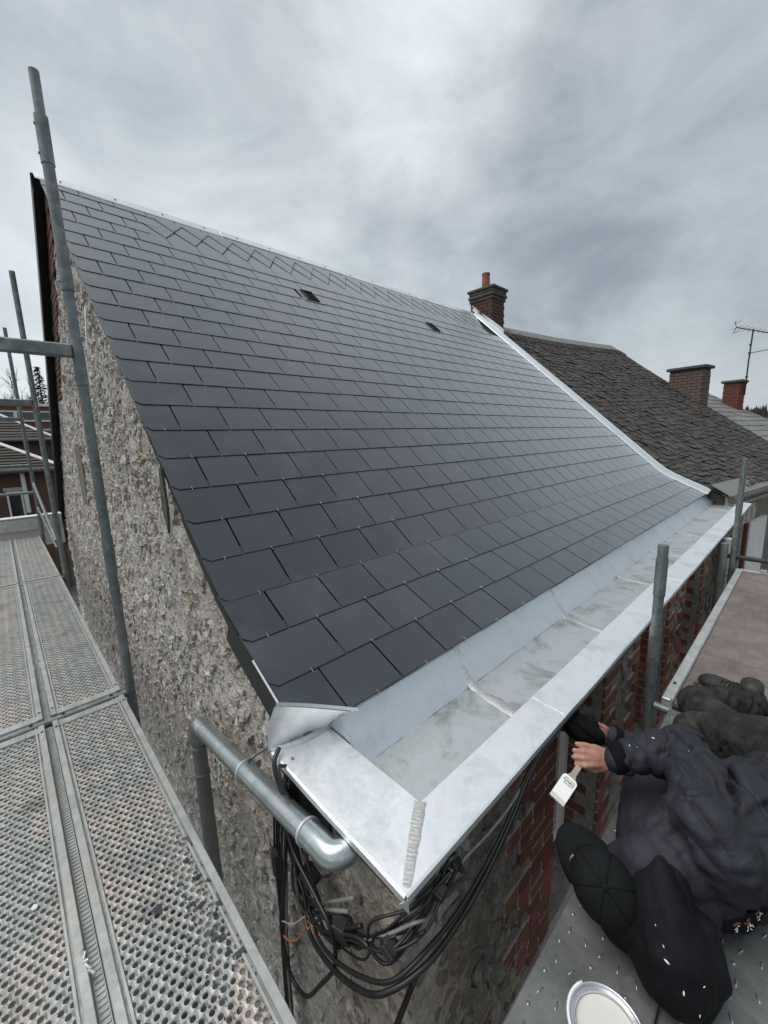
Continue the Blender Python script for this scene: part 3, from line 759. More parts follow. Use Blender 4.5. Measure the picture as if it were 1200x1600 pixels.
# sheet turned up against the roof edge and its folded top
top = [Vector((-.628,.016,.196)), Vector((-.585,.09,.176)), Vector((-.540,.165,.152)), Vector((-.490,.247,.124))]
bot = [Vector((-.672,-.004,.001)), Vector((-.655,.07,.006)), Vector((-.637,.145,.010)), Vector((-.613,.214,.013))]
rows = []
for j in range(9):
    t_ = j/8; row = []
    for a, b in zip(bot, top):
        q = a.lerp(b, t_); bul = sin(pi*t_)*.022; row.append(q+Vector((-bul*.6,-bul*.2-.010,0)))
    rows.append(row)
mb = MB(); mb.sheet(rows); mb.build('end_upstand', MAT['zinc_flange'], gut, True)
mb = MB(); P = catmull(top, 5); mb.sheet([[p+Vector((-.004,-.004,-.006)) for p in P],[p+Vector((-.002,-.002,.010)) for p in P],[p+Vector((.008,.008,.011)) for p in P],[p+Vector((.012,.012,-.004)) for p in P]]); mb.build('end_upstand_fold', MAT['zinc_trim'], gut)
mb = MB(); rows = []
for i in range(18):
    t_ = i/17; p = bot[0].lerp(bot[3], t_)+Vector((.02*sin(t_*pi),0,.006)); wv = .004*noise.noise((t_*14,0,3))
    rows.append([p+Vector((.012+wv,.0,-.006)), p+Vector((.004+wv,-.0,.004)), p+Vector((-.004+wv,0,.006)), p+Vector((-.014+wv,.0,.000))])
mb.sheet(rows); mb.build('upstand_solder', MAT['solder'], gut, True)
mb = MB(); mb.add([(-.415,.2145,-.05),(-.537,.2145,.100),(-.505,.2145,.118),(-.565,.2145,.130),(-.62,.2145,.06),(-.62,.2145,-.05)], [(0,1,2,3,4,5)]); mb.build('end_cheek', MAT['zinc_slope'], gut)
mb = MB(); mb.sheet([[(-.10,GE-.02,-.05),(-.10,GE-.02,.02)],[(-.45,GE-.02,-.05),(-.45,GE-.02,.14)],[(-.80,GE-.04,-.02),(-.80,GE-.04,.30)]], (0,.004,0)); mb.build('far_cheek', MAT['zinc_flange'], gut)
# boarding below the copings
mb = MB(); mb.box((-.32,(YC+GE)/2+.02,-.071),(.50,GE-YC-.06,.022)); mb.build('gutter_board', MAT['cement_dark'], gut)
mb = MB(); mb.box((-.36,.024,-.05),(.60,.018,.044)); mb.box((-.50,.030,-.12),(.28,.014,.10)); mb.build('end_board', MAT['verge_black'], gut)

# ------------------------------------------------------------------ rainwater pipe round the gable corner
dp = empty('downpipe'); dp.parent = house
PR = .037
el = catmull([(-.238,.045,-.068),(-.238,.0,-.070),(-.262,-.034,-.073),(-.315,-.040,-.076),(-.37,-.041,-.082)], 7)
mb = MB(); mb.tube([(-.238,.09,-.066)]+el, PR+.002, 20); mb.build('elbow', MAT['galv_pipe'], dp, 'auto')
p0, p1 = Vector((-.36,-.041,-.081)), Vector((-1.28,-.046,-.225))
mb = MB(); mb.tube([p0.lerp(p1,t_/6) for t_ in range(7)], PR, 20); mb.build('pipe_run', MAT['galv_pipe'], dp, 'auto')
for t_ in (.02,.5):
    q = p0.lerp(p1,t_); d = (p1-p0).normalized(); mb = MB(); mb.tube([q-d*.004,q+d*.004], PR+.0055, 20); mb.build('collar', MAT['zinc_trim'], dp, 'auto')
q = p0.lerp(p1,.5); mb = MB(); mb.tube([q+Vector((0,.01,.034)), q+Vector((0,.04,.044)), q+Vector((0,.12,.046))], .006, 8); mb.box(q+Vector((0,.015,.042)),(.016,.012,.012)); mb.build('pipe_bracket', MAT['galv_tube'], dp)
mb = MB(); mb.tube(catmull([(-1.26,-.046,-.222),(-1.345,-.047,-.236),(-1.382,-.047,-.275),(-1.386,-.047,-.345)],6), PR+.002, 20); mb.build('elbow', MAT['galv_pipe'], dp, 'auto')
mb = MB(); mb.tube([(-1.386,-.047,-.32),(-1.386,-.047,-1.6),(-1.386,-.047,GZ+.05)], PR-.003, 18); mb.build('drop_pipe', MAT['pipe_grey'], dp, 'auto')
for z in (-.37,-.52): 
    mb = MB(); mb.tube([(-1.386,-.047,z),(-1.386,-.047,z-.012)], PR+.002, 18); mb.build('collar', MAT['pipe_grey'], dp, 'auto')
# pale street-side downpipes at the far end
for (y, r_, mt) in ((4.72,.04,'pipe_grey'),(4.98,.055,'pipe_pale')):
    mb = MB(); mb.tube([(FX+.085,y,-.06),(FX+.085,y,-1.6),(FX+.085,y,GZ+.05)], r_, 16); sp = mb.build('street_downpipe', MAT[mt], house, 'auto')
    mb = MB(); mb.tube([(FX+.085,y,-.45),(FX+.085,y,-.465)], r_+.004, 16); mb.build('collar', MAT['pipe_grey'], sp, 'auto')
rebase(house)
for p_ in (roof, gw, fwl, gut, dp): p_.matrix_parent_inverse = Matrix.Translation(-Vector(house.location))
# ------------------------------------------------------------------ left scaffold along the gable
DZ = -.30
def rosette_pole(name, x, y, z0, z1, label, joints=(), group='scaffold standards'):
    r = empty(name, (x,y,z0)); tag(r, label, 'scaffold pole', group)
    mb = MB(); cuts = sorted(joints); ztop = z1
    mb.tube([(x,y,z0),(x,y,(z0+ztop)/2),(x,y,ztop)], .0241, 16); mb.build('tube', MAT['galv_tube'], r, 'auto')
    for z in cuts:
        mb = MB(); mb.tube([(x,y,z-.10),(x,y,z+.10)], .0275, 16); mb.build('sleeve', MAT['galv_tube'], r, 'auto')
        mb = MB()
        for dz in (-.06,.06): mb.tube([(x,y-.02,z+dz),(x+.0,y-.032,z+dz)], .006, 8)
        mb.build('bolt', MAT['bump_steel'], r)
    rebase(r); return r
# thinner spigot above the top sleeve reads as a stepped end
p1_ = rosette_pole('scaffold_pole', -2.06, -.195, GZ, 2.60, 'tall grey steel scaffold pole nearest the gable, rising past the ridge', (2.52,1.97,1.52,.51))
mb = MB(); mb.tube([(-2.06,-.195,2.55),(-2.06,-.195,2.80)], .0205, 16); o = mb.build('spigot', MAT['galv_tube'], p1_, 'auto'); rebase(p1_)
rosette_pole('scaffold_pole', -5.10, -.195, GZ, 2.85, 'second steel scaffold pole beyond the nearest one, in front of the dark back verge', (1.40,.30))
rosette_pole('scaffold_pole', -8.15, -.195, GZ, 2.95, 'farthest and thinnest steel scaffold pole at the back corner of the gable', (1.2,))
for (x, lab) in ((-2.06,'flat grey cross beam joining the nearest pole leftwards, above head height'),(-5.10,'cross beam at the second scaffold pole, farther back'),(-8.15,'small cross beam at the farthest scaffold pole')):
    mb = MB(); mb.box((x-.0,-.195-.60,1.585),(.05,1.15,.062), ch=.006); o = mb.build('scaffold_beam', MAT['galv_tube']); tag(o, lab, 'scaffold beam', 'scaffold cross beams')
def rail(name, a, b, r, label, mat='galv_tube', group=None):
    mb = MB(); mb.tube([a, Vector(a).lerp(Vector(b),.5), b], r, 12); o = mb.build(name, MAT[mat], None, 'auto'); tag(o, label, 'guard rail', group); return o
rail('guard_rail', (-8.15,-.20,.86),(-8.15,-1.1,.86), .022, 'horizontal end guard rail at the far end of the left scaffold, upper')
rail('guard_rail', (-8.15,-.20,.42),(-8.15,-1.1,.42), .022, 'horizontal end guard rail at the far end of the left scaffold, lower')
mb = MB(); mb.tube([(-7.2,-.235,.62),(-5.13,-.22,.10)], .018, 10); mb.tube([(-6.9,-.25,.30),(-5.6,-.235,.12),(-5.13,-.225,.02)], .012, 8); o = mb.build('brace', MAT['galv_tube'], None, 'auto'); tag(o, 'thin pale diagonal brace clipped to the second scaffold pole low down', 'scaffold brace')
# perforated decks
PL, PWD = 3.03, .32
def perf_mesh():
    mb = MB(); hx, hy, r_ = .0222, .0256, .0078
    nx, ny = int((PL-.10)/hx), 10
    y0 = -ny*hy/2; x0 = -nx*hx/2
    seg = 10
    for i in range(nx):
        sh_ = (.25 if i%2 else -.25)*hy
        for j in range(ny):
            cx_, cy_ = x0+(i+.5)*hx, y0+(j+.5)*hy+sh_
            xa, xb_, ya, yb = x0+i*hx, x0+(i+1)*hx, y0+j*hy+sh_, y0+(j+1)*hy+sh_
            o = []; inn = []; low = []
            for k_ in range(seg):
                a = 2*pi*(k_+.5)/seg; dx, dy = cos(a), sin(a); t_ = min((hx/2)/max(abs(dx),1e-6), (hy/2)/max(abs(dy),1e-6))
                o.append((cx_+dx*t_, cy_+dy*t_, 0))
                up_ = .0022 if (i+j)%2 else .0004
                inn.append((cx_+dx*r_, cy_+dy*r_, up_)); low.append((cx_+dx*(r_-.001), cy_+dy*(r_-.001), -.0035))
            # snap outer ring to corners so that cells join
            corners = [(xb_,yb),(xa,yb),(xa,ya),(xb_,ya)]
            for (qx,qy) in corners:
                k_ = min(range(seg), key=lambda q: (o[q][0]-qx)**2+(o[q][1]-qy)**2); o[k_] = (qx,qy,0)
            fs = [(k_,(k_+1)%seg,(k_+1)%seg+seg,k_+seg) for k_ in range(seg)]+[(k_+seg,(k_+1)%seg+seg,(k_+1)%seg+2*seg,k_+2*seg) for k_ in range(seg)]
            mb.add([(a,b,c) for a,b,c in o+inn+low], fs)
    # plain margins
    ym = ny*hy/2
    for sg in (-1,1):
        mb.sheet([[(-PL/2+.004,sg*(ym-.25*hy),-.0006),(PL/2-.004,sg*(ym-.25*hy),-.0006)],[(-PL/2+.004,sg*PWD/2,-.0006),(PL/2-.004,sg*PWD/2,-.0006)]])
        mb.sheet([[(sg*nx*hx/2,-PWD/2+.002,-.0004),(sg*nx*hx/2,PWD/2-.002,-.0004)],[(sg*PL/2,-PWD/2+.002,-.0004),(sg*PL/2,PWD/2-.002,-.0004)]])
    me = bpy.data.meshes.new('deck_plate'); me.from_pydata(mb.v, [], mb.f); me.materials.append(MAT['deck_steel']); return me
PERF = perf_mesh()
mb = MB()
for sg in (-1,1):
    y = sg*(PWD/2-.012)
    mb.box((0,y,.006),(PL,.024,.012), ch=.002); mb.box((0,sg*(PWD/2-.034),.003),(PL,.008,.006), ch=.001); mb.box((0,sg*(PWD/2-.003),-.032),(PL,.006,.064))
RAILS = mb.mesh('side_rails'); RAILS.materials.append(MAT['deck_rail'])
ENDS = []
for sg in (-1,1):
    mb = MB()
    for q in range(5): mb.box((sg*(PL/2-.03),(q-2)*.0562,.0024),(.05,.0560,.0045), ch=.001)
    e_me = mb.mesh('end_plate'); e_me.materials.append(MAT['deck_rail']); ENDS.append(e_me)
mb = MB()
for sg in (-1,1):
    for s2 in (-1,1):
        mb.tube([(sg*(PL/2-.01),s2*.11,-.012),(sg*(PL/2+.012),s2*.11,-.004),(sg*(PL/2+.02),s2*.11,-.028)], .011, 8); mb.box((sg*(PL/2-.07),s2*(PWD/2-.012),.013),(.012,.012,.002))
CLAW = mb.mesh('claws'); CLAW.materials.append(MAT['iron_dark'])
bays = [(-2.02+.012+PL/2, 'near bay, below the camera'), (-2.06-.02-PL/2+.005, 'middle bay'), (-5.12-.02-PL/2, 'far bay')]
for bi, (bx_, bl) in enumerate(bays):
    for pi_, (yc, side) in enumerate(((-.400,'beside the gable'),(-.752,'away from the gable'))):
        d = empty('scaffold_deck', (bx_, yc, DZ)); tag(d, 'perforated steel scaffold deck in the %s, plank %s' % (bl, side), 'scaffold deck', 'perforated steel decks')
        for nm, me in (('deck_plate',PERF),('side_rails',RAILS),('end_plate',ENDS[0]),('end_plate',ENDS[1]),('claws',CLAW)):
            o = bpy.data.objects.new(nm, me); C.objects.link(o); o.parent = d
    g_ = MB(); g_.box((0,0,-.020),(PL,.026,.004)); 
    for q in range(0, int(PL/.016)): g_.box((-PL/2+.008+q*.016,0,-.017),(.009,.020,.004))
    o = g_.build('gap_strip', MAT['deck_rail']); o.location = (bx_,-.576,DZ); tag(o, 'narrow toothed metal strip filling the plank gap in the %s' % bl, 'gap strip', 'gap strips between decks')
for x, lab in ((-2.065,'transom tube carrying the near perforated decks by the tall pole'),(-5.11,'transom tube carrying the middle perforated decks')):
    mb = MB(); mb.tube([(x,-.20,DZ-.022),(x,-.7,DZ-.022),(x,-1.3,DZ-.022)], .022, 12); o = mb.build('transom', MAT['galv_tube'], None, 'auto'); tag(o, lab, 'scaffold tube', 'scaffold transoms')
mb = MB(); mb.box((-8.24,-.55,DZ+.20),(.035,1.15,.20), ch=.004); o = mb.build('toe_board', MAT['alu']); tag(o, 'pale toe board across the far end of the left scaffold', 'toe board')
mb = MB(); mb.box((-8.30,-.50,DZ+.32),(.20,1.2,.02), ch=.004); mb.box((-8.35,-.50,DZ+.05),(.04,1.2,.5)); o = mb.build('scaffold_end_panel', MAT['white_band']); tag(o, 'white topped board beyond the end of the left scaffold', 'board')
for (yc, lab) in ((-.45,'dark steel plank added below the decks to darken their holes, beside the wall'),(-.85,'dark steel plank added below the decks to darken their holes, outer one')):  # planks added under the perforated decks so that the holes read dark
    mb = MB(); mb.box((-2.0,yc,DZ-2.0),(9.0,.38,.05), ch=.004); o = mb.build('hole_darkening_plank', MAT['iron_dark']); tag(o, lab, 'scaffold deck', 'planks added to darken the deck holes')
# loose bits on the decks
def chip(name, x, y, s_, rz, mat, label, th=.005, pts=None, grp=None):
    mb = MB(); rr = random.Random(int(abs(x*1000)+abs(y*777)))
    pts = pts or [(cos(a)*s_*rr.uniform(.5,1), sin(a)*s_*rr.uniform(.35,.8)) for a in (0,1.1,2.2,3.0,4.1,5.2)]
    mb.prism(pts, th); o = mb.build(name, MAT[mat]); o.location = (x,y,DZ+.003); o.rotation_euler = (rr.uniform(-.08,.08), rr.uniform(-.08,.08), rz); tag(o, label, 'debris', grp); return o

for k_ in range(16):
    x, y = random.gauss(-.53,.10), random.gauss(-.30,.045)
    chip('slate_chip', x, y, random.uniform(.006,.016), random.uniform(0,6), 'slate_new', 'broken dark slate flake in the litter on the near deck beside the gable', grp='slate flakes on the near deck')
chip('slate_chip', -.658,-.417,.022, .4, 'slate_new', 'largest broken slate flake lying alone mid plank on the near deck')
chip('slate_chip', -.38,-.262,.034, 1.5, 'slate_new', 'long dark slate splinter at the edge of the near deck', pts=[(-.03,-.008),(.035,-.006),(.03,.006),(-.03,.007)])
chip('slate_chip', -.83,-.262,.03, 0.2, 'cement_dark', 'small grey triangular slate corner by the rail of the near deck', pts=[(-.022,-.014),(.026,-.012),(.0,.026)])
chip('white_chip', -.94,-.687,.016, 0.2, 'white_band', 'tiny white chip on the plank away from the gable')
mb = MB(); mb.tube([(-.70+.006*sin(i*1.3)+i*.006, -.60+.005*cos(i*1.7)+i*.001, DZ+.014+.003*sin(i*2.1)) for i in range(16)], .0035, 6); o = mb.build('twisted_wire', MAT['alu']); tag(o, 'short twisted bit of pale metal foil by the middle deck rail', 'debris')
rr = random.Random(4); mb = MB()
for k_ in range(260):
    x, y = rr.gauss(-.50,.20), rr.gauss(-.32,.06)
    if y > -.25: y = -.25-rr.random()*.05
    s_ = rr.uniform(.0015,.005); a = rr.uniform(0,6); mb.prism([(cos(a+q)*s_*rr.uniform(.5,1), sin(a+q)*s_*rr.uniform(.4,1)) for q in (0,1.6,3.1,4.6)], .003, Matrix.Translation((x,y,DZ+.002)))
o = mb.build('slate_grit', MAT['slate_new']); tag(o, 'fine dark slate grit and crumbs scattered on the near deck', 'grit', kind='stuff')

# ------------------------------------------------------------------ right scaffold along the street front
RZ = -.33
def chequer(yc_len, width, name='chequer'):
    L_, W_ = yc_len, width; mb = MB(); mb.box((0,0,-.024),(W_,L_,.048), ch=.004); return mb.mesh('deck_plate')
for (xa, xb_, lab) in ((.192,.452,'steel deck plank with raised studs along the wall, below the worker'),(.458,.718,'steel deck plank with raised studs, outer one behind the worker'),(.724,1.02,'steel deck plank with raised studs farthest from the wall')):
    wd, y0, y1 = xb_-xa, -.10, 1.795
    d = empty('studded_deck', ((xa+xb_)/2,(y0+y1)/2,RZ)); tag(d, lab, 'scaffold deck', 'studded steel decks')
    mb = MB(); mb.box((0,0,-.024),(wd,y1-y0,.048), ch=.004); o = mb.build('deck_plate', MAT['chequer_steel'], d)
    st = MB(); rr = random.Random(3)
    nx, ny = int(wd/.0425), int((y1-y0)/.047)
    for i in range(nx):
        for j in range(ny):
            cx_, cy_ = -wd/2+.028+i*.0425+(.010 if j%2 else 0), -(y1-y0)/2+.03+j*.047
            if cx_ > wd/2-.02: continue
            rd = j%2 == 0
            if rd and i%2: continue
            a = 0.5 if (i+j)%3 == 0 else (-.35 if (i+j)%3 == 1 else .1)
            lx, ly = (.0062,.0062) if rd else (.0034,.0125)
            V = []; 
            for k_ in range(8):
                th = 2*pi*k_/8; px_, py_ = lx*cos(th), ly*sin(th); V.append((cx_+px_*cos(a)-py_*sin(a), cy_+px_*sin(a)+py_*cos(a), .0002))
            for k_ in range(8):
                th = 2*pi*k_/8; px_, py_ = lx*.55*cos(th), ly*.6*sin(th); V.append((cx_+px_*cos(a)-py_*sin(a), cy_+px_*sin(a)+py_*cos(a), .0034))
            st.add(V, [(k_,(k_+1)%8,(k_+1)%8+8,k_+8) for k_ in range(8)]+[tuple(range(8,16))])
    o = st.build('studs', MAT['bump_steel'], d, True); tag(o, kind='stuff')
# plywood decks in aluminium frames
for (y0, y1, lab) in ((1.83,4.72,'brown plywood scaffold deck in an aluminium frame, beyond the studded steel planks'),):
    d = empty('plywood_deck', (.50,y0,RZ)); tag(d, lab, 'scaffold deck')
    for a, b in ((y0+.004,2.545),(2.549,y1)):
        mb = MB(); mb.box((.53,(a+b)/2,RZ+.010-.006),(.66,b-a,.012)); mb.build('plywood_board', MAT['plywood'], d)
    for x in (.172,.888):
        mb = MB(); mb.box((x,(y0+y1)/2,RZ-.02),(.052,y1-y0,.092), ch=.004); mb.box((x+(.018 if x < .5 else -.018),(y0+y1)/2,RZ+.028),(.010,y1-y0,.010)); mb.build('frame_rail', MAT['alu'], d)
    mb = MB(); mb.box((.53,y0-.012,RZ-.02),(.66,.022,.06)); mb.box((.53,y1+.012,RZ-.02),(.66,.022,.06)); mb.build('end_rail', MAT['iron_dark'], d)
    mb = MB()
    for x in (.26,.33,.42): mb.box((x,y0-.026,RZ-.004),(.030,.038,.016), ch=.003)
    mb.build('hook', MAT['alu'], d)
    mb = MB(); mb.tube([(.25,2.12,RZ+.0105),(.25,2.12,RZ+.0125)], .017, 14); mb.build('hatch_ring', MAT['iron_dark'], d)
    mb = MB(); mb.box((.168,2.02,RZ+.0265),(.014,.028,.002)); mb.build('rail_slot', MAT['iron_dark'], d); rebase(d)
mb = MB(); mb.box((.50,4.74,RZ-.02),(.72,.05,.07)); mb.box((.35,4.735,RZ+.03),(.05,.05,.03)); o = mb.build('deck_end_trim', MAT['alu']); tag(o, 'pale trim at the far end of the plywood deck', 'trim')
rosette_pole('scaffold_pole', .095, 1.815, GZ, .53, 'steel scaffold pole standing before the zinc gutter, nearest the worker', (.36,-.02))
rosette_pole('scaffold_pole', .105, 4.76, GZ, .80, 'pale steel scaffold pole at the far end of the plywood deck', (.35,))
rosette_pole('scaffold_pole', .33, 5.55, GZ, .95, 'rightmost steel scaffold pole before the neighbouring houses', (.25,))
rail('guard_rail', (-.02,4.82,RZ+.12),(1.1,4.78,RZ+.12), .024, 'dark tube across the far end of the plywood deck', 'iron_dark')
rail('guard_rail', (.33,5.55,.16),(1.3,5.5,.17), .022, 'tube leaving the rightmost scaffold pole to the right')
mb = MB(); mb.tube([(.12,1.815,RZ-.03),(.5,1.813,RZ-.03),(1.1,1.81,RZ-.03)], .022, 12); o = mb.build('transom', MAT['galv_tube'], None, 'auto'); tag(o, 'transom tube between the studded planks and the plywood deck', 'scaffold tube')
# ------------------------------------------------------------------ neighbouring house, its street line bending outwards
AR = radians(9.0); NO = Vector((-.30,7.36,0))
def nb(x, y, z): return Vector((NO.x+x*cos(AR)+y*sin(AR), NO.y-x*sin(AR)+y*cos(AR), z))
NL = 5.05; RD = 4.45
def nz(d, y):
    k_ = min(1, max(0, y/NL)); nr = 3.50-.85*min(d,3.4)-.50*max(0,d-3.4); fr_ = 3.55-.80*d+.0125*d*d
    return lerp(nr, fr_, k_**.8)-.05*sin(pi*k_)*(1-d/5)
nh = empty('neighbour_house', nb(-2,2.5,GZ)); tag(nh, 'old brick house with dark weathered patchy slate roof behind the zinc verge', 'house')
def slate_field(name, mat, frame, zf, L, D, w_, ex, rngs, ragged, parent, skew=None, th=.009):
    """rows of separate slates; frame(x,y,z)->world, d measured down from the ridge"""
    mb = MB(); rr = random.Random(rngs); nr = int(D/ex)
    for r_ in range(nr):
        d0 = r_*ex*(1); d1 = d0+ex*1.45; y = -(w_*.5 if r_%2 else 0)
        while y < L:
            y0, y1 = max(0,y), min(L,y+w_-.006-rr.random()*ragged*.012-(.03 if ragged > 1 and rr.random() < .22 else 0)); y += w_
            if y1-y0 < .03: continue
            miss = rr.random() < .05*ragged; drop = rr.uniform(0,.03)*ragged; lift = .004+(rr.random()**3)*.020*ragged
            if miss: lift = -.016
            da, db = max(0,d0-.03), min(D,d1+drop); g_ = rr.uniform(-.02,.02)*ragged
            V = []
            for (dd, hh) in ((da, .0), (db, .020+lift)):
                for yy in (y0, y1):
                    for t_ in (0, th):
                        q = frame(-(RD-dd) if parent is None else 0,0,0) if False else None
                        V.append(frame(dd, yy+(g_ if dd == db else 0), zf(dd,yy)+hh+t_))
            mb.add(V, [(0,1,3,2),(4,6,7,5),(0,4,5,1),(2,3,7,6),(1,5,7,3),(0,2,6,4)])
    o = mb.build(name, MAT[mat], parent); tag(o, kind='stuff'); return o
nroof = empty('roof'); nroof.parent = nh
fr = lambda d, y, z: nb(-RD+d, y-(.52*(1-d/RD)+.06)*(1-y/NL), z)
mb = MB(); mb.sheet([[fr(d,y,nz(d,y)-.012) for y in (.0,1.3,2.6,4,NL)] for d in (0,.7,1.4,2.1,2.8,3.5,4.2,RD)], (0,0,-.12)); mb.build('roof_deck', MAT['roof_under'], nroof)
slate_field('slates', 'slate_old', fr, nz, NL, RD+.03, .112, .098, 3, 1.3, nroof)
# crossed slates just below the ridge
mb = MB(); rr = random.Random(9)
for i in range(30):
    for sgn in (-1,1):
        y = .1+i*.172; d = .30; c = fr(d,y,nz(d,y)+.03); u = (fr(d+.1,y+.05*sgn,nz(d+.1,y))-fr(d,y,nz(d,y))).normalized(); v_ = (fr(d,y+.1,nz(d,y))-fr(d,y,nz(d,y))).normalized(); n_ = v_.cross(u)
        mb.box(c+Vector((0,0,.006*(sgn+1)+rr.uniform(0,.012))), (.10,.24,.008), Matrix((v_,u,n_)).transposed())
o = mb.build('crossed_slates', MAT['slate_old'], nroof); tag(o, kind='stuff')
mb = MB()
for sgn in (1,-1):
    mb.sheet([[fr(-.01,y,nz(0,y)+.055) for y in (-.1,1.3,2.6,4,NL+.02)],[fr(sgn*.20,y,nz(.20,y)+.045) for y in (-.1,1.3,2.6,4,NL+.02)]], (0,0,-.012))
mb.build('ridge_tiles', MAT['slate_pale'], nroof)
mb = MB(); mb.sheet([[fr(d,NL,nz(d,NL)+.03) for d in (0,1,2,3,RD)],[fr(d,NL+.03,nz(d,NL)-.10) for d in (0,1,2,3,RD)]], (0,.02,0)); mb.build('far_verge', MAT['verge_black'], nroof)
# back slope so the roof is a solid
mb = MB(); mb.sheet([[fr(0,y,nz(0,y)) for y in (0,NL)],[fr(-4.4,y,nz(0,y)-3.4) for y in (0,NL)]], (0,0,-.1)); mb.build('back_pitch', MAT['slate_old'], nroof)
# street wall and the cornice below the eave
mb = MB(); mb.sheet([[nb(-.08,y,z) for z in (GZ,-2,.0)] for y in (0,1.5,3,NL)], (-.3,0,0)); mb.build('wall', MAT['stone_front'], nh)
mb = MB(); mb.sheet([[nb(-.15,NL-.02,z) for z in (GZ,0)],[nb(-RD,NL-.02,z) for z in (GZ,3.4)],[nb(-RD*2,NL-.02,z) for z in (GZ,.1)]], (0,.02,0)); mb.build('end_wall', MAT['brick_chimney'], nh)
mb = MB()
for (x, z, w_, h_) in ((.0,.06,.22,.05),(-.02,-.02,.18,.08),(-.05,-.11,.12,.08)): mb.box(nb(x,NL/2,z), (w_,NL,h_), Matrix.Rotation(-AR,3,'Z'), ch=.01)
mb.build('cornice', MAT['limestone'], nh)
mb = MB(); mb.tube([nb(.10,y,.03) for y in (-.05,2,4,NL)], .055, 12); mb.build('eave_gutter', MAT['cement_dark'], nh, 'auto')
mb = MB(); mb.sheet([[nb(.10,y,.10) for y in (-.1,1,2,3,NL)],[nb(-.16,y,.26) for y in (-.1,1,2,3,NL)]], (0,0,-.01)); mb.build('eave_sheet', MAT['slate_pale'], nh)
mb = MB(); mb.box(nb(-.02,1.0,-.34), (.06,1.1,.32), Matrix.Rotation(-AR,3,'Z'), ch=.01); b_ = mb.build('carved_panel', MAT['limestone'], nh)
for k_ in range(4):
    mb = MB(); mb.box(nb(.025,.62+k_*.26,-.34), (.03,.18,.20), Matrix.Rotation(-AR,3,'Z'), ch=.012); mb.build('panel_field', MAT['limestone'], b_)
for (y, w_, mt, nm, x) in ((.55,.09,'brick_red','door_post',.02),(.85,.42,'grey_paint','door_panel',-.02),(1.16,.09,'brick_red','door_post',.02)):
    mb = MB(); mb.box(nb(x,y,-1.5), (.05,w_,2.0), Matrix.Rotation(-AR,3,'Z'), ch=.006); mb.build(nm, MAT[mt], nh)
sh_ = empty('roller_shutter'); sh_.parent = nh
for k_ in range(12):
    mb = MB(); mb.tube([nb(.0,1.42+k_*.075,-2.6),nb(.0,1.42+k_*.075,-.5)], .036, 8); mb.build('rib', MAT['white_band'], sh_, 'auto')
def chimney(parent, X0, X1, Y0, Y1, z0, z1, mat, name='chimney', frame=None, corbel=True, joint='mortar_dark'):
    frame = frame or (lambda x,y,z: Vector((x,y,z))); ch_ = empty(name); ch_.parent = parent
    mb = MB(); V = [frame(x,y,z) for x in (X0+.008,X1-.008) for y in (Y0+.008,Y1-.008) for z in (z0,z1)]; mb.add(V, [(0,1,3,2),(4,6,7,5),(0,4,5,1),(2,3,7,6),(0,2,6,4),(1,5,7,3)]); mb.build('stack_core', MAT[joint], ch_)
    bh = .065; mb = MB(); n = int((z1-z0)/(bh+.009)); rot = Matrix.Rotation(atan2(frame(0,1,0).x-frame(0,0,0).x, frame(0,1,0).y-frame(0,0,0).y)*-1,3,'Z')
    for j in range(n):
        z = z0+.035+j*(bh+.009); o_ = .1 if j%2 else 0
        for (fx, a, b) in ((Y0,X0,X1),(Y1,X0,X1)):
            x = a+o_-.2
            while x < b:
                xa, xb_ = max(a,x), min(b,x+.198); x += .208
                if xb_-xa > .03: mb.box(frame((xa+xb_)/2, fx+(.016 if fx == Y0 else -.016), z), (xb_-xa,.045+random.uniform(-.004,.004),bh), rot, ch=.004)
        for fx in (X0,X1):
            y = Y0+.03+o_-.2
            while y < Y1-.03:
                ya, yb = max(Y0+.03,y), min(Y1-.03,y+.198); y += .208
                if yb-ya > .03: mb.box(frame(fx+(.016 if fx == X0 else -.016),(ya+yb)/2,z), (.045+random.uniform(-.004,.004),yb-ya,bh), rot, ch=.004)
    tag(mb.build('brickwork', MAT[mat], ch_), kind='stuff')
    cx_, cy_ = (X0+X1)/2, (Y0+Y1)/2
    if corbel:
        mb = MB()
        for (dz, e_, h_) in ((-.20,.025,.06),(-.13,.045,.06),(-.055,.03,.07),(.0,.06,.055)): mb.box(frame(cx_,cy_,z1+dz), (X1-X0+2*e_,Y1-Y0+2*e_,h_), rot, ch=.012)
        mb.build('corbel_courses', MAT['cement_dark'], ch_)
    else:
        mb = MB(); mb.box(frame(cx_,cy_,z1+.03), (X1-X0+.12,Y1-Y0+.12,.075), rot, ch=.015); mb.build('cap_slab', MAT['cement_dark'], ch_)
    return ch_
c1 = chimney(nh, -4.96,-4.42,7.42,7.90,2.6,4.16,'brick_chimney')
mb = MB(); mb.tube([(-4.70,7.60,4.18),(-4.70,7.60,4.30),(-4.70,7.60,4.50)], [.095,.088,.080], 16); mb.tube([(-4.70,7.60,4.48),(-4.70,7.60,4.515)], .088, 16); mb.build('chimney_pot', MAT['terracotta'], c1, 'auto')
c2 = chimney(nh, -1.97+0,-1.22,NL-.25,NL+.22,1.2,2.60,'brick_grey', frame=lambda x,y,z: nb(x-.80,y,z), corbel=False)
mb = MB(); mb.sheet([[nb(-2.72,NL-.27,1.95),nb(-1.93,NL-.27,1.35)],[nb(-2.72,NL-.27,2.15),nb(-1.93,NL-.27,1.53)]], (0,-.02,0)); mb.build('chimney_flashing', MAT['verge_black'], c2)
rebase(nh)
for p_ in (nroof, sh_): p_.matrix_parent_inverse = Matrix.Translation(-Vector(nh.location))
for p_ in (c1, c2): p_.matrix_parent_inverse = Matrix.Translation(-Vector(nh.location))

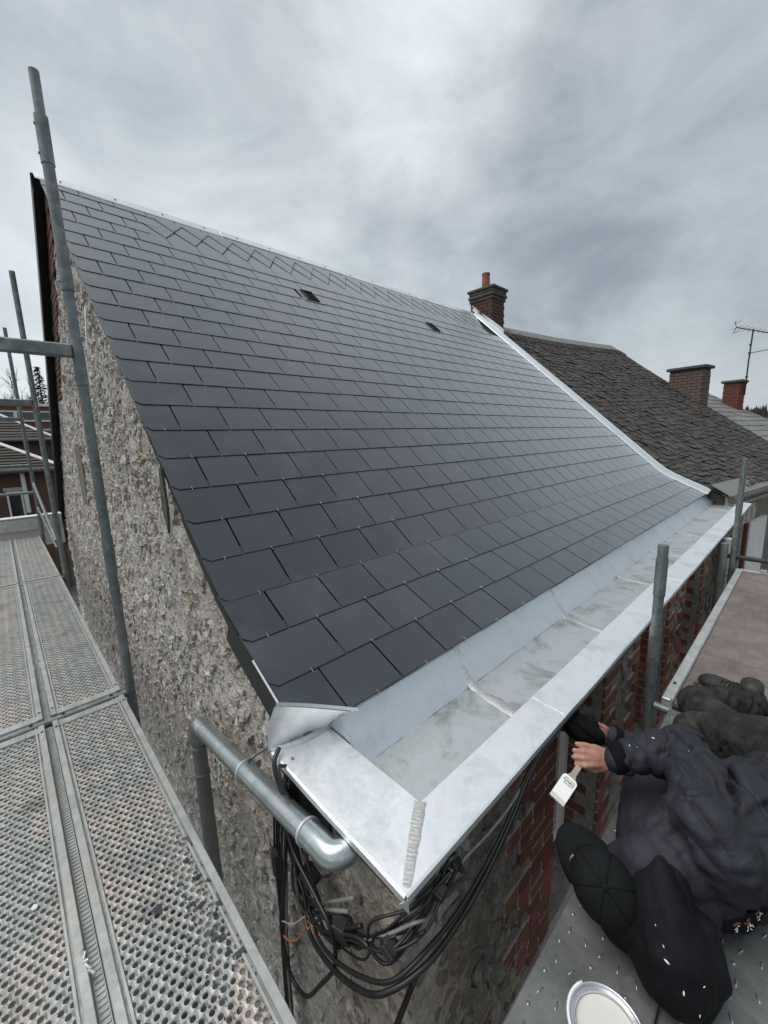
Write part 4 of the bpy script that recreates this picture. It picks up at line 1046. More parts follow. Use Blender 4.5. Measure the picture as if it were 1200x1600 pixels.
# ------------------------------------------------------------------ third house down the street, lower and paler
h3 = empty('pale_roofed_house', nb(-2,8,GZ)); tag(h3, 'lower house with pale grey slate roof beyond the dark roof', 'house')
L3 = 4.6; D3 = 4.5
def n3z(d, y): return 2.62-.62*d+.01*d*d
fr3 = lambda d, y, z: nb(-RD+.45+d, NL+.05+y, z)
r3 = empty('roof'); r3.parent = h3
mb = MB(); mb.sheet([[fr3(d,y,n3z(d,y)-.01) for y in (0,L3)] for d in (0,1.5,3,D3)], (0,0,-.1)); mb.build('roof_deck', MAT['roof_under'], r3)
slate_field('slates', 'slate_pale', fr3, n3z, L3, D3, .30, .24, 5, .3, r3)
mb = MB(); mb.sheet([[fr3(0,y,2.6) for y in (0,L3)],[fr3(-4,y,.2) for y in (0,L3)]], (0,0,-.1)); mb.build('back_pitch', MAT['slate_pale'], r3)
mb = MB(); mb.sheet([[fr3(D3-.15,y,z) for z in (GZ,-.2)] for y in (0,L3)], (-.3,0,0)); mb.build('wall', MAT['brick_grey'], h3)
mb = MB(); mb.sheet([[fr3(d,L3-.03,z) for z in (GZ, n3z(max(d,0),0)-.05-(0 if d >= 0 else -d*.62))] for d in (-4,0,D3-.2)], (0,.02,0)); mb.build('end_wall', MAT['brick_grey'], h3)
c3 = chimney(h3, 1.22,1.64,L3-.9,L3-.4,.9,2.50,'brick_orange', frame=lambda x,y,z: fr3(x,y,z), corbel=False)
rebase(h3)
for p_ in (r3, c3): p_.matrix_parent_inverse = Matrix.Translation(-Vector(h3.location))
# antenna
ab = fr3(1.69, L3-.60, 2.1); an = empty('tv_antenna', ab); tag(an, 'thin metal television antenna mast beside the small orange chimney', 'antenna')
mb = MB(); mb.tube([ab, ab+Vector((0,0,1.0)), ab+Vector((.02,0,1.95))], .020, 8); mb.build('mast', MAT['iron_dark'], an)
tp = ab+Vector((.02,0,1.85)); bd = Vector((.62,.55,-.18)).normalized()
mb = MB(); mb.tube([tp-bd*.50+Vector((0,0,.06)), tp+bd*.45+Vector((0,0,.06))], .014, 6); mb.build('boom', MAT['iron_dark'], an)
sd = Vector((-bd.y,bd.x,0)).normalized()
for i in range(7):
    c = tp+bd*(-.45+i*.14)+Vector((0,0,.07)); mb = MB(); mb.tube([c-sd*(.26-.02*i), c+sd*(.26-.02*i)], .006, 5); mb.build('element', MAT['iron_dark'], an)
mb = MB(); q = tp-bd*.5
for k_ in (-1,1): mb.tube([q+Vector((0,0,.06)), q+Vector((0,0,.06+.17*k_))-bd*.06], .009, 5)
mb.tube([q+sd*.16+Vector((0,0,.2)), q-sd*.16+Vector((0,0,.2))], .006, 5); mb.tube([q+sd*.16+Vector((0,0,-.08)), q-sd*.16+Vector((0,0,-.08))], .006, 5); mb.build('reflector', MAT['iron_dark'], an)
c = ab+Vector((0,0,1.25)); mb = MB(); mb.tube([c, c+Vector((.9,.75,.18))], .012, 6); mb.build('side_arm', MAT['iron_dark'], an)
mb = MB(); 
for z in (.35,.55,1.25,1.5): mb.box(ab+Vector((0,0,z)), (.06,.06,.05))
mb.build('clamp', MAT['iron_dark'], an)
mb = MB(); mb.tube(catmull([ab+Vector((0,-.02,.55)), ab+Vector((-.12,-.05,.40)), ab+Vector((-.06,-.03,.15)), ab], 6), .006, 5); mb.build('coax_loop', MAT['iron_dark'], an); rebase(an)

# ------------------------------------------------------------------ things seen past the left end of the scaffold
def block(name, label, x0, x1, y0, y1, z1, mat):
    r = empty(name, ((x0+x1)/2,(y0+y1)/2,GZ)); tag(r, label, 'building'); mb = MB(); mb.box(((x0+x1)/2,(y0+y1)/2,(GZ+z1)/2),(x1-x0,y1-y0,z1-GZ)); mb.build('wall', MAT[mat], r); return r
def bands(name, a, b, h, mat, x, y0, y1, r): 
    mb = MB(); mb.box((x,(y0+y1)/2,(a+b)/2),(.14,y1-y0,b-a)); return mb.build(name, MAT[mat], r)
sc = block('flat_roofed_block', 'long red brick flat roofed block with white window bands beyond the trees', -60,-46,-26,7,4.9,'brick_orange')
bands('roof_edge', 4.78,5.0,0,'white_band',-45.95,-26.05,7.05,sc)
for (za, zb_) in ((3.65,4.25),(2.15,2.75)):
    bands('window_band', za,zb_,0,'glass',-45.97,-25.9,6.9,sc); bands('sill_band', za-.16,za-.02,0,'white_band',-45.92,-26,7,sc); bands('head_band', zb_+.02,zb_+.12,0,'white_band',-45.92,-26,7,sc)
    for k_ in range(22):
        mb = MB(); mb.box((-45.86,-25+k_*1.45,(za+zb_)/2),(.12,.22,zb_-za)); mb.build('mullion', MAT['white_band'], sc)
rebase(sc)
def hip_house(name, label, x0, x1, y0, y1, ez, rz, mat, run):
    r = block(name, label, x0, x1, y0, y1, ez, mat); rf = empty('roof'); rf.parent = r
    e_ = .25; A, B, C_, D_ = Vector((x1+e_,y0-e_,ez)), Vector((x1+e_,y1+e_,ez)), Vector((x0-e_,y1+e_,ez)), Vector((x0-e_,y0-e_,ez)); xm = (x0+x1)/2
    R0, R1 = Vector((xm,y0+run,rz)), Vector((xm,y1-run,rz))
    mb = MB(); mb.add([A,B,C_,D_,R0,R1], [(0,1,5,4),(1,2,5),(2,3,4,5),(3,0,4),(0,3,2,1)]); mb.build('roof_deck', MAT['roof_under'], rf)
    sl = MB(); n = 22
    for i in range(n):                                        # slate courses of the face towards us and the hip end
        for (P, Q, T1, T2) in ((A,B,R0,R1),(B,C_,R1,R1)):
            a, b = i/n, (i+1.15)/n; b = min(1,b)
            off = Vector((.03,0,.05)) if P is A else Vector((0,.03,.05))
            sl.sheet([[P.lerp(T1,a)+off*1.3, Q.lerp(T2,a)+off*1.3],[P.lerp(T1,b)+off*.6, Q.lerp(T2,b)+off*.6]])
    tag(sl.build('slate_courses', MAT['slate_old'], rf), kind='stuff')
    for (P, Q) in ((B,R1),(A,R0),(R0,R1)):
        mb = MB(); mb.tube([P+Vector((0,0,.08)), Q+Vector((0,0,.08))], .06, 6); mb.build('hip_flashing', MAT['white_band'], rf)
    mb = MB(); mb.tube([A+Vector((.05,0,0)), B+Vector((.05,0,0))], .07, 8); mb.build('eave_gutter', MAT['cement_dark'], rf)
    rebase(r); rf.matrix_parent_inverse = Matrix.Translation(-Vector(r.location)); return r
ha = hip_house('hipped_house', 'brown brick house with dark hipped roof, the farther of two beyond the scaffold', -34,-25,-9,1.45,1.55,4.4,'brick_chimney',4.2)
hb = hip_house('hipped_house', 'brick house with white window and dark hipped roof, nearest beyond the scaffold end', -24,-17,-8,.75,.45,2.4,'brick_chimney',3.2)
w3 = empty('window'); w3.parent = hb; yw, zw = -.32,-.62
mb = MB()
for (dy, dz, a, b) in ((-.17,0,.05,.8),(.17,0,.05,.8),(0,.4,.39,.05),(0,-.4,.39,.06)): mb.box((-16.97,yw+dy,zw+dz),(.08,a,b))
mb.build('frame', MAT['white_band'], w3); mb = MB(); mb.box((-16.985,yw,zw),(.04,.3,.75)); mb.build('pane', MAT['glass'], w3)
mb = MB(); mb.box((-16.96,yw,zw+.5),(.05,.5,.12)); mb.build('lintel', MAT['limestone'], w3)
w3.matrix_parent_inverse = Matrix.Translation(-Vector(hb.location))
mb = MB(); mb.tube([(-16.9,-.05,-.9),(-16.9,-.05,.4)], .06, 8); o = mb.build('drainpipe', MAT['white_band'], hb); o.matrix_parent_inverse = Matrix.Translation(-Vector(hb.location))
# bare trees
def bare_tree(x, y, h, seed, label):
    rr = random.Random(seed); root = empty('bare_tree', (x,y,GZ)); tag(root, label, 'tree', 'bare trees beyond the brick block')
    tr = MB(); cr = MB()
    def grow(p, d, L, r_, lv):
        n = 3; P = [p]; dd = d.copy()
        for i in range(n):
            dd = (dd+Vector((rr.uniform(-.16,.16),rr.uniform(-.16,.16),rr.uniform(-.02,.14)))).normalized(); P.append(P[-1]+dd*L/n)
        (tr if lv == 0 else cr).tube(P, max(r_,.012), 5 if lv > 1 else 7, True, 0, max(r_*.62,.010))
        if lv >= 5: return
        for k_ in range(rr.choice((2,3,3)) if lv < 4 else 3):
            a = rr.uniform(0,6.28); sp = rr.uniform(.35,.75); nd = (dd+Vector((cos(a)*sp,sin(a)*sp,rr.uniform(-.05,.35)))).normalized()
            grow(P[rr.choice((2,3,3))], nd, L*rr.uniform(.62,.8), r_*.55, lv+1)
    grow(Vector((x,y,GZ)), Vector((0,0,1)), h*.36, h*.022, 0)
    tr.build('trunk', MAT['bark'], root); cr.build('crown', MAT['bark'], root); rebase(root)
for i, (x, y, h) in enumerate(((-68,-3.2,14.2),(-72,.1,13.0),(-66,2.0,14.6),(-75,4.6,13.8),(-70,6.6,12.4))):
    bare_tree(x, y, h, 20+i, 'bare tree beyond the brick block, number %s from the left edge' % ('one','two','three','four','five')[i])
ct = empty('conifer', (-52,3.5,GZ)); tag(ct, 'dark conifer just left of the gable edge', 'tree')
mb = MB(); mb.tube([(-52,3.5,GZ),(-52,3.5,8.6)], .2, 8, True, 0, .03); mb.build('trunk', MAT['bark'], ct)
mb = MB(); rr = random.Random(2)
for k_ in range(900):
    z = rr.uniform(.5,9.0); R_ = (9.2-z)*.26; a = rr.uniform(0,6.28); r_ = R_*rr.uniform(.3,1); c = Vector((-52+cos(a)*r_,3.5+sin(a)*r_,z-r_*.25)); u = Vector((cos(a),sin(a),-.35)).normalized(); v_ = Vector((-sin(a),cos(a),rr.uniform(-.3,.3)))
    s_ = rr.uniform(.2,.42); mb.add([c-v_*s_*.4, c+v_*s_*.4, c+u*s_], [(0,1,2)])
mb.build('crown', MAT['needle'], ct); rebase(ct)
# wooded hill at the end of the street
mb = MB(); rows = []
for i in range(41):
    a = radians(-55+i*3.2); 
    rows.append([(320*sin(a)*k_, 320*cos(a)*k_, GZ-1+h_*(1+.25*noise.noise((a*3,1,0)))) for k_, h_ in ((.75,0),(.9,9),(1.0,14),(1.25,17))])
mb.sheet(rows); o = mb.build('hills', MAT['wood_far']); tag(o, 'low wooded hills on the skyline', 'hills', kind='structure')
mb = MB(); rr = random.Random(8)
for k_ in range(1600):
    a = radians(rr.uniform(-14,32)); d = 320*rr.uniform(.9,1.06); x, y = d*sin(a), d*cos(a); z = GZ+8+5*(d-288)/50*(1)+2.5*noise.noise((a*3,1,0)); h = rr.uniform(3,6.5); w_ = h*.24
    mb.add([(x-w_,y,z-2),(x,y-w_,z-2),(x+w_,y,z-2),(x,y+w_,z-2),(x,y,z+h)], [(0,1,4),(1,2,4),(2,3,4),(3,0,4)])
o = mb.build('far_wood', MAT['wood_far']); tag(o, 'dark far-off wood along the skyline down the street', 'wood', kind='stuff')
# rubble beside the far gable foot
mb = MB(); rr = random.Random(6)
for k_ in range(500):
    x, y = rr.uniform(-12,-3), rr.uniform(-3,.0); s_ = rr.uniform(.04,.18); V = [Vector((rr.uniform(-1,1),rr.uniform(-1,1),rr.uniform(-.6,.8)))*s_+Vector((x,y,GZ+s_*.4)) for q in range(8)]
    mb.add(V, [(0,1,2),(0,2,3),(0,3,4),(1,5,2),(2,6,3),(3,7,4),(4,5,1),(0,4,1),(5,6,2),(6,7,3),(7,5,4),(5,7,6)])
o = mb.build('rubble', MAT['stone_gable']); tag(o, 'loose stone rubble on the ground along the gable foot', 'rubble', kind='stuff')

# ------------------------------------------------------------------ cables slung round the house corner
def cable(pts, r_, mat, label, n=9, name='electric_cable', grp='cables at the house corner'):
    mb = MB(); mb.tube(catmull(pts, n), r_, 8); o = mb.build(name, MAT[mat], None, True); tag(o, label, 'cable', grp); return o
drop = [(-.70,.03,-.40),(-.715,.035,-.60),(-.76,.03,-.95),(-.78,.03,-1.5),(-.78,.03,-2.6)]
for k_, (dx, mt) in enumerate(((0,'cable_black'),(-.022,'cable_black'),(.024,'cable_black'),(.05,'cable_grey'))):
    cable([(-.60+dx*.5,.03,-.02+.01*k_)]+[(x+dx, y-.008*k_, z) for x, y, z in drop], (.0075,.006,.005,.005)[k_], mt, ('thick black cable dropping down the gable corner, first of the bundle','black cable dropping down the gable corner, outermost of the bundle','black cable dropping down the gable corner, innermost of the bundle','thin grey cable among the black drops at the gable corner')[k_])
cable([(-.58,.0,-.06),(-.575,.02,-.30),(-.545,.0,-.50),(-.46,-.02,-.58),(-.30,-.05,-.50),(-.15,-.06,-.40),(-.04,-.05,-.30),(.02,.05,-.25),(.02,.20,-.255),(.015,.36,-.22),(.01,.50,-.155),(.005,.62,-.08),(.0,.80,-.035),(.0,1.2,-.034),(.0,2.0,-.034)], .0078, 'cable_black', 'thickest black cable looping low round the house corner under the gutter')
cable([(-.56,.0,-.06),(-.55,.02,-.28),(-.51,.0,-.46),(-.42,-.02,-.53),(-.28,-.05,-.45),(-.14,-.05,-.36),(-.03,-.03,-.27),(.012,.06,-.222),(.014,.20,-.228),(.010,.36,-.20),(.005,.50,-.140),(.0,.62,-.07),(-.002,.80,-.040),(-.002,1.6,-.040)], .0062, 'cable_black', 'second black cable looping round the corner just above the thickest one')
cable([(-.54,-.01,-.10),(-.50,.0,-.34),(-.38,-.02,-.41),(-.22,-.03,-.33),(-.10,-.02,-.22),(.0,.03,-.115),(.004,.085,-.15),(.004,.13,-.14),(.0,.22,-.105),(.0,.38,-.12),(.0,.52,-.112),(0,.66,-.06),(-.002,.9,-.045)], .0042, 'cable_grey', 'pale worn cable running round the corner among the black ones')
cable([(-.53,-.03,-.12),(-.60,-.03,-.5),(-.66,-.03,-.74),(-.61,-.035,-.92),(-.50,-.035,-.90),(-.38,-.04,-.70),(-.27,-.045,-.48),(-.27,-.05,-.34),(-.36,-.045,-.30),(-.50,-.035,-.26),(-.57,-.03,-.14)], .0072, 'cable_black', 'black cable hanging in a wide open loop below the gutter corner')
cable([(-.50,.0,-.24),(-.40,-.02,-.34),(-.31,-.02,-.40),(-.22,-.03,-.30),(-.16,-.02,-.24)], .007, 'cable_black', 'short black cable arching inside the tangle')
cable([(.0,.03,-.30),(-.03,-.04,-.46),(-.10,-.04,-.62),(-.14,-.03,-.80),(-.15,-.02,-1.6)], .005, 'cable_black', 'thin black cable falling straight from the tangle')
cable([(-.01,.04,-.30),(-.05,-.03,-.50),(-.12,-.03,-.72),(-.13,-.03,-.95),(-.11,-.02,-1.6)], .004, 'cable_black', 'thinner black cable twisting beside the falling one')
cable([(-.63,.01,.03),(-.605,-.025,.0),(-.56,-.03,-.06),(-.50,-.02,-.12),(-.47,.0,-.2)], .009, 'cable_black', 'black cable bending over behind the galvanised pipe')
cable([(-.57,.0,.0),(-.565,-.03,.015),(-.53,-.035,-.03),(-.50,-.01,-.12),(-.49,.02,-.25)], .006, 'cable_black', 'thin black cable in a tight arch behind the pipe')
cable([(-.46,-.01,-.52),(-.52,-.03,-.66),(-.60,-.03,-.76),(-.67,-.03,-.80),(-.70,-.03,-.84)], .0028, 'cable_orange', 'thin orange wire end sticking out low in the tangle')
cable([(-.47,-.01,-.52),(-.56,-.03,-.64),(-.65,-.03,-.72),(-.70,-.03,-.80)], .0022, 'cable_white', 'thin pale wire end beside the orange one')
cable([(-.44,-.01,-.46),(-.46,-.03,-.50),(-.44,-.035,-.53),(-.42,-.03,-.50),(-.40,-.03,-.53),(-.385,-.02,-.51)], .0035, 'copper_wire', 'curled copper coloured wire in the tangle')
cable([(.0,.15,-.06),(.012,.17,-.03),(.014,.20,-.06),(.008,.18,-.10),(.0,.13,-.14)], .006, 'cable_black', 'small black loop of cable under the front coping')
for (a, b, lab) in (((-.36,-.02,-.36),(-.20,-.01,-.19),'pale stick like conduit stub poking from the tangle, upper'),((-.40,-.02,-.42),(-.22,-.02,-.25),'pale conduit stub poking from the tangle, lower')):
    mb = MB(); mb.tube([a,b], .006, 8); o = mb.build('conduit_stub', MAT['cable_grey'], None, True); tag(o, lab, 'conduit')
def jbox(c, d, rz, label):
    r = empty('junction_box', c); tag(r, label, 'junction box', 'junction boxes in the tangle')
    d = tuple(q*.68 for q in d); mb = MB(); mb.box((0,0,0), d, ch=min(d)*.22); mb.build('case', MAT['cable_black'], r)
    mb = MB(); mb.box((0,-d[1]*.5-.002,0), (d[0]*.8,.006,d[2]*.8), ch=.002); mb.build('lid', MAT['iron_dark'], r)
    for k_ in (-1,1):
        mb = MB(); mb.tube([(k_*d[0]*.25,0,-d[2]*.5),(k_*d[0]*.25,0,-d[2]*.5-.02)], .008, 8); mb.build('gland', MAT['cable_black'], r)
    r.rotation_euler = (0.15,rz,.2)
jbox((-.44,-.01,-.33),(.10,.06,.08),.5,'black junction box left in the tangle by the copper wire')
jbox((-.24,-.02,-.33),(.09,.06,.11),-.2,'black junction box in the middle of the tangle')
jbox((-.05,-.01,-.20),(.07,.05,.06),.6,'small black junction box just below the coping corner')
jbox((.005,.13,-.105),(.05,.05,.06),.3,'small black splice box on the street side, upper')
jbox((.005,.19,-.055),(.05,.04,.05),-.4,'small black splice box tucked under the front coping')
mb = MB(); mb.box((-.14,-.045,-.66),(.020,.012,.035), ch=.003); o = mb.build('cable_tag', MAT['cable_white']); tag(o, 'small pale tag hanging on the thin falling cable', 'tag')
mb = MB(); mb.box((-.735,.02,-.56),(.06,.05,.14), ch=.015); o = mb.build('cable_sleeve', MAT['cable_black']); tag(o, 'black taped sleeve round the dropping cable bundle', 'sleeve')

rr = random.Random(77)
names = ('flat','upper','lower','inner','outer','middle','rear','front','short','long')
for k_ in range(10):
    j_ = lambda s_=.03: Vector((rr.uniform(-s_,s_), rr.uniform(-.012,.012), rr.uniform(-s_,s_)))
    P = [Vector((-.60,.0,-.12))+j_(.03), Vector((-.56,-.01,-.32))+j_(.05), Vector((-.46,-.02,-.42))+j_(.06), Vector((-.34,-.03,-.40))+j_(.07), Vector((-.22,-.03,-.32))+j_(.07), Vector((-.10,-.02,-.22))+j_(.05), Vector((-.01,.05,-.14))+j_(.03), Vector((.0,.16,-.08))+j_(.02)]
    P = P[:rr.choice((6,7,8,8))]; cable(P, rr.uniform(.0028,.0050), 'cable_black', 'thin black cable in the tangle under the gutter corner, %s strand' % names[k_])
for k_ in range(5):
    P = [Vector((-.66-.02*k_,.02,-.30)), Vector((-.68-.018*k_,.01,-.55)), Vector((-.72-.012*k_,.01+.01*rr.random(),-.85)), Vector((-.74-.01*k_,.02,-1.3)), Vector((-.75-.01*k_,.02,-2.4))]
    cable(P, .0045, 'cable_black', 'thin black cable running straight down the gable corner, %s strand' % names[k_])
# ------------------------------------------------------------------ the worker lying on his left side, reaching under the gutter
def fabric(name, col, col2, dust=None, speck=0.0, rough=.85, fb=.35, sp=.16):
    t = NT(name); n = t.noise(9, 5, .6, .4); wv = t.noise(420, 2, .5)
    c = t.ramp(n, [(.3,col),(.7,col2)])
    if dust: c = t.mix(t.ramp(t.noise(7, 5, .7, .3), [(.48,0.0),(.70,.8)]), c, dust)
    if speck: c = t.mix(t.ramp(t.noise(75, 2, .4), [(.80-speck,0.0),(.81-speck,.9)]), c, (.55,.55,.54))
    fold = t.noise(11, 4, .55, 1.4, (1.0,.5,1.4))
    t.set(color=c, rough=rough, spec=sp, normal=t.bump(wv, .12, .0015, t.bump(fold, fb, .02))); MAT[name] = t.m; return t.m
fabric('jacket_navy', (.015,.0155,.0215), (.027,.0275,.038), None, 0, .66, .3, .28)
fabric('hood_black', (.003,.0035,.0048), (.006,.0068,.0086), None, 0, .75, .3, .2)
fabric('trouser_dark', (.014,.015,.0155), (.028,.029,.029), (.075,.064,.052))
fabric('cap_black', (.006,.0072,.008), (.0105,.012,.013), fb=.12)
fabric('glove_black', (.003,.003,.0035), (.007,.007,.008))
t = NT('skin'); n = t.noise(24, 4, .6); t.set(color=t.ramp(n, [(.3,(.30,.135,.095)),(.7,(.43,.225,.165))]), rough=.55, sss=.12, normal=t.bump(t.noise(110,4,.7), .35, .002)); MAT['skin'] = t.m
t = NT('boot_leather'); n = t.noise(14, 5, .65); c = t.ramp(n, [(.3,(.012,.012,.012)),(.7,(.032,.031,.029))]); c = t.mix(t.ramp(t.noise(30,5,.75), [(.56,0.0),(.68,.6)]), c, (.12,.105,.085)); t.set(color=c, rough=.55, normal=t.bump(n, .3, .004)); MAT['boot_leather'] = t.m
simple('boot_sole', (.045,.046,.046), .8, 0, .3, 30, .3)
simple('paint_white', (.78,.78,.76), .35, 0, .03, 8, .05)
simple('paint_cream', (.60,.575,.53), .30, 0, .03, 3, .03)
simple('steel_bright', (.62,.63,.64), .28, .9, .2, 20, .05)
simple('ink_black', (.012,.012,.012), .6, 0, .1, 8, 0)
simple('wood_handle', (.30,.27,.23), .6, 0, .2, 20, .2)

def blob(mb, P, R_, n=12):
    """tapered round chain with ball ends"""
    P = [Vector(p) for p in P]
    mb.tube(P, list(R_), n)
    for p, r_ in zip(P, R_):
        V = []; F = []; k1, k2 = 7, 10
        for i in range(k1):
            a = pi*(i+.5)/k1
            for j in range(k2): V.append(p+Vector((sin(a)*cos(2*pi*j/k2), sin(a)*sin(2*pi*j/k2), cos(a)))*r_*1.02)
        for i in range(k1-1):
            for j in range(k2): F.append((i*k2+j,(i+1)*k2+j,(i+1)*k2+(j+1)%k2,i*k2+(j+1)%k2))
        F.append(tuple(range(k2))); F.append(tuple((k1-1)*k2+j for j in range(k2))[::-1]); mb.add(V, F)
def ellips(mb, c, ax, n1=12, n2=18):
    """ax: three half-axis vectors"""
    V = []; F = []
    for i in range(n1):
        a = pi*(i+.5)/n1
        for j in range(n2):
            b = 2*pi*j/n2; V.append(Vector(c)+ax[0]*sin(a)*cos(b)+ax[1]*sin(a)*sin(b)+ax[2]*cos(a))
    for i in range(n1-1):
        for j in range(n2): F.append((i*n2+j,(i+1)*n2+j,(i+1)*n2+(j+1)%n2,i*n2+(j+1)%n2))
    F.append(tuple(range(n2))); F.append(tuple((n1-1)*n2+j for j in range(n2))[::-1]); mb.add(V, F)
def fuse(mb, name, vox, smooth, it=4):
    me = mb.mesh(name); o = bpy.data.objects.new(name, me); C.objects.link(o)
    m1 = o.modifiers.new('r','REMESH'); m1.mode = 'VOXEL'; m1.voxel_size = vox
    m2 = o.modifiers.new('s','SMOOTH'); m2.factor = smooth; m2.iterations = it
    dg = bpy.context.evaluated_depsgraph_get(); dg.update()
    me2 = bpy.data.meshes.new_from_object(o.evaluated_get(dg)); bpy.data.objects.remove(o)
    me2.polygons.foreach_set('use_smooth', [True]*len(me2.polygons)); me2.name = name; return me2
import numpy as np
V3 = Vector
def wrinkle(me, fields, creases=()):
    """push vertices along normals: fields = [(centre, radius, direction across the folds, amplitude, frequency)] plus soft noise"""
    co = [v.co.copy() for v in me.vertices]; no = [v.normal.copy() for v in me.vertices]
    for v, c, n_ in zip(me.vertices, co, no):
        d = .0075*noise.noise(c*8)+.0035*noise.noise(c*21)
        for q_, (ctr, rad_, dr, amp, fq) in enumerate(fields):
            w_ = max(0, 1-(c-ctr).length/rad_)
            if w_ > 0:
                w_ = w_**.6; al = c.dot(dr); rest_ = (c-dr*al)*3.0+dr*al*fq*.28+V3((q_*3.7,0,0))
                rd = 1-min(1,abs(noise.noise(rest_))*2.6)
                d += 3.0*amp*w_*(.28-rd**2.2)
        v.co = c+n_*d
    me.update()
    if creases:
        nv = len(me.vertices); X = np.empty(nv*3); me.vertices.foreach_get('co', X); X = X.reshape(-1,3); NN = np.empty(nv*3); me.vertices.foreach_get('normal', NN); NN = NN.reshape(-1,3)
        wob = np.array([noise.noise(Vector(q)*26) for q in X])*.0035; D = np.zeros(nv)
        for a_, b_, wd_, dp_ in creases:
            a2, ab = np.array(a_), np.array(b_-a_); t_ = np.clip(((X-a2)@ab)/(ab@ab), 0, 1); q_ = np.linalg.norm(X-(a2+t_[:,None]*ab), axis=1)+wob; x_ = q_/wd_
            D += dp_*(-np.exp(-x_*x_)+.5*np.exp(-(x_-1.9)**2))*np.sin(np.pi*np.clip(t_,.06,.94))
        X = X+NN*np.maximum(D,-.026)[:,None]; me.vertices.foreach_set('co', X.ravel()); me.update()
def limb_creases(a, b, ra, rb, n, seed, depth=.008, tilt=.5, face=None):
    rr_ = random.Random(seed); ax = (b-a).normalized(); out_ = []; view = ((CAMP-(a+b)/2).normalized() if face is None else face); u_ = (view-ax*view.dot(ax)).normalized(); w_ = ax.cross(u_)
    for i in range(n):
        t_ = (i+rr_.uniform(.1,.9))/n; r_ = lerp(ra,rb,t_); th = rr_.uniform(-1.1,1.1); dth = rr_.uniform(.5,1.05); sl = rr_.uniform(-tilt,tilt)*.08
        P = a.lerp(b,t_); p_ = P+(u_*cos(th-dth)+w_*sin(th-dth))*r_-ax*sl; q_ = P+(u_*cos(th+dth)+w_*sin(th+dth))*r_+ax*sl
        m_ = P+(u_*cos(th)+w_*sin(th))*r_*1.02; wd_ = rr_.uniform(.007,.012); dp_ = depth*rr_.uniform(.6,1.3); out_ += [(p_,m_,wd_,dp_),(m_,q_,wd_,dp_*.9)]
    return out_
V3 = Vector
H = V3((.298,.496,-.160)); cr_ = V3((.165,-.64,.75)).normalized(); br_ = V3((-.88,.25,.41)); br_ = (br_-cr_*br_.dot(cr_)).normalized(); sd_ = cr_.cross(br_)
neck0, neck1 = V3((.345,.560,-.150)), V3((.39,.640,-.135))
shR, elR, wrR = V3((.478,.695,.026)), V3((.372,.975,.030)), V3((.196,.828,-.018))
shL, elL, wrL = V3((.350,.770,-.235)), V3((.225,1.190,-.225)), V3((.112,1.120,-.150))
hipU, hipD = V3((.670,1.270,-.065)), V3((.650,1.275,-.225))
K1, A1 = V3((.352,1.470,-.195)), V3((.600,1.840,-.265))
K2, A2 = V3((.310,1.740,-.220)), V3((.520,2.010,-.262))
# ---- body: one continuous skin mesh with head, hands and fingers
mb = MB()
ellips(mb, H-cr_*.005, (br_*.084, sd_*.069, cr_*.088)); ellips(mb, H+br_*.035-cr_*.085, (br_*.055, sd_*.052, cr_*.05))            # skull, jaw
blob(mb, [H+br_*.080-cr_*.035, H+br_*.098-cr_*.058], (.009,.012))                                                             # nose
for s_ in (-1,1): ellips(mb, H+sd_*s_*.072-br_*.008-cr_*.022, (br_*.018, sd_*.010, cr_*.030), 6, 10)                            # ears
blob(mb, [H+br_*.086-cr_*.078+sd_*.018, H+br_*.092-cr_*.078, H+br_*.086-cr_*.078-sd_*.018], (.007,.009,.007))                 # lips
blob(mb, [H-cr_*.07-br_*.01, neck0, neck1], (.050,.048,.052))
for dz in (-.085,.0):
    blob(mb, [V3((.43,.70,-.125+dz*.9)), V3((.52,.92,-.12+dz)), V3((.60,1.12,-.135+dz)), V3((.655,1.27,-.15+dz))], (.070,.085,.080,.085))
blob(mb, [shR-V3((0,0,.02)), elR, wrR], (.045,.040,.028)); blob(mb, [shL, elL, wrL], (.045,.040,.028))
blob(mb, [hipU, K1, A1], (.075,.052,.036)); blob(mb, [hipD, K2, A2], (.075,.052,.036))
def hand(mb, wr, kn, spread, grip, mir=1):
    h = (kn-wr).normalized(); s_ = (spread-h*spread.dot(h)).normalized(); n_ = (grip-h*grip.dot(h)-s_*grip.dot(s_)).normalized()
    for i, L_ in enumerate((.95,1.05,1.0,.82)):
        k_ = kn+s_*(i-1.5)*.0212+h*(.004,.008,.005,-.003)[i]; pip = k_+h*.022*L_+n_*.020; dip = pip+n_*.020*L_-h*.014; tp = dip-h*.020*L_-n_*.004
        blob(mb, [wr+s_*(i-1.5)*.012+h*.01, k_, pip, dip, tp], (.0125,.0094,.0084,.0078,.0066), 9)
    ellips(mb, wr.lerp(kn,.55)+n_*.004, (h*.042, s_*.040, n_*.017), 8, 12)
    t0 = wr+h*.018-s_*mir*.026+n_*.006; t1_ = t0+h*.030-s_*mir*.014+n_*.018; t2_ = t1_+h*.026+n_*.012+s_*mir*.006; t3_ = t2_+h*.018+n_*.004+s_*mir*.012
    blob(mb, [t0,t1_,t2_,t3_], (.016,.0125,.0108,.0088), 9); return t3_, (t3_-t2_).normalized(), -s_
knR = V3((.132,.772,-.010)); gR = -(CAMP-knR).normalized(); thR = hand(mb, wrR, knR, gR.cross((knR-wrR).normalized()), gR, 1)
knL = V3((.078,1.062,-.118)); gL = (V3((-.5,.5,-.3))-(CAMP-knL).normalized()).normalized(); thL = hand(mb, wrL, knL, gL.cross((knL-wrL).normalized()), gL, 1)
me = fuse(mb, 'person', .0038, .5, 2); person = mobj('person', me, MAT['skin'])
tag(person, 'worker in dark jacket and cap lying on the deck painting under the gutter', 'person')
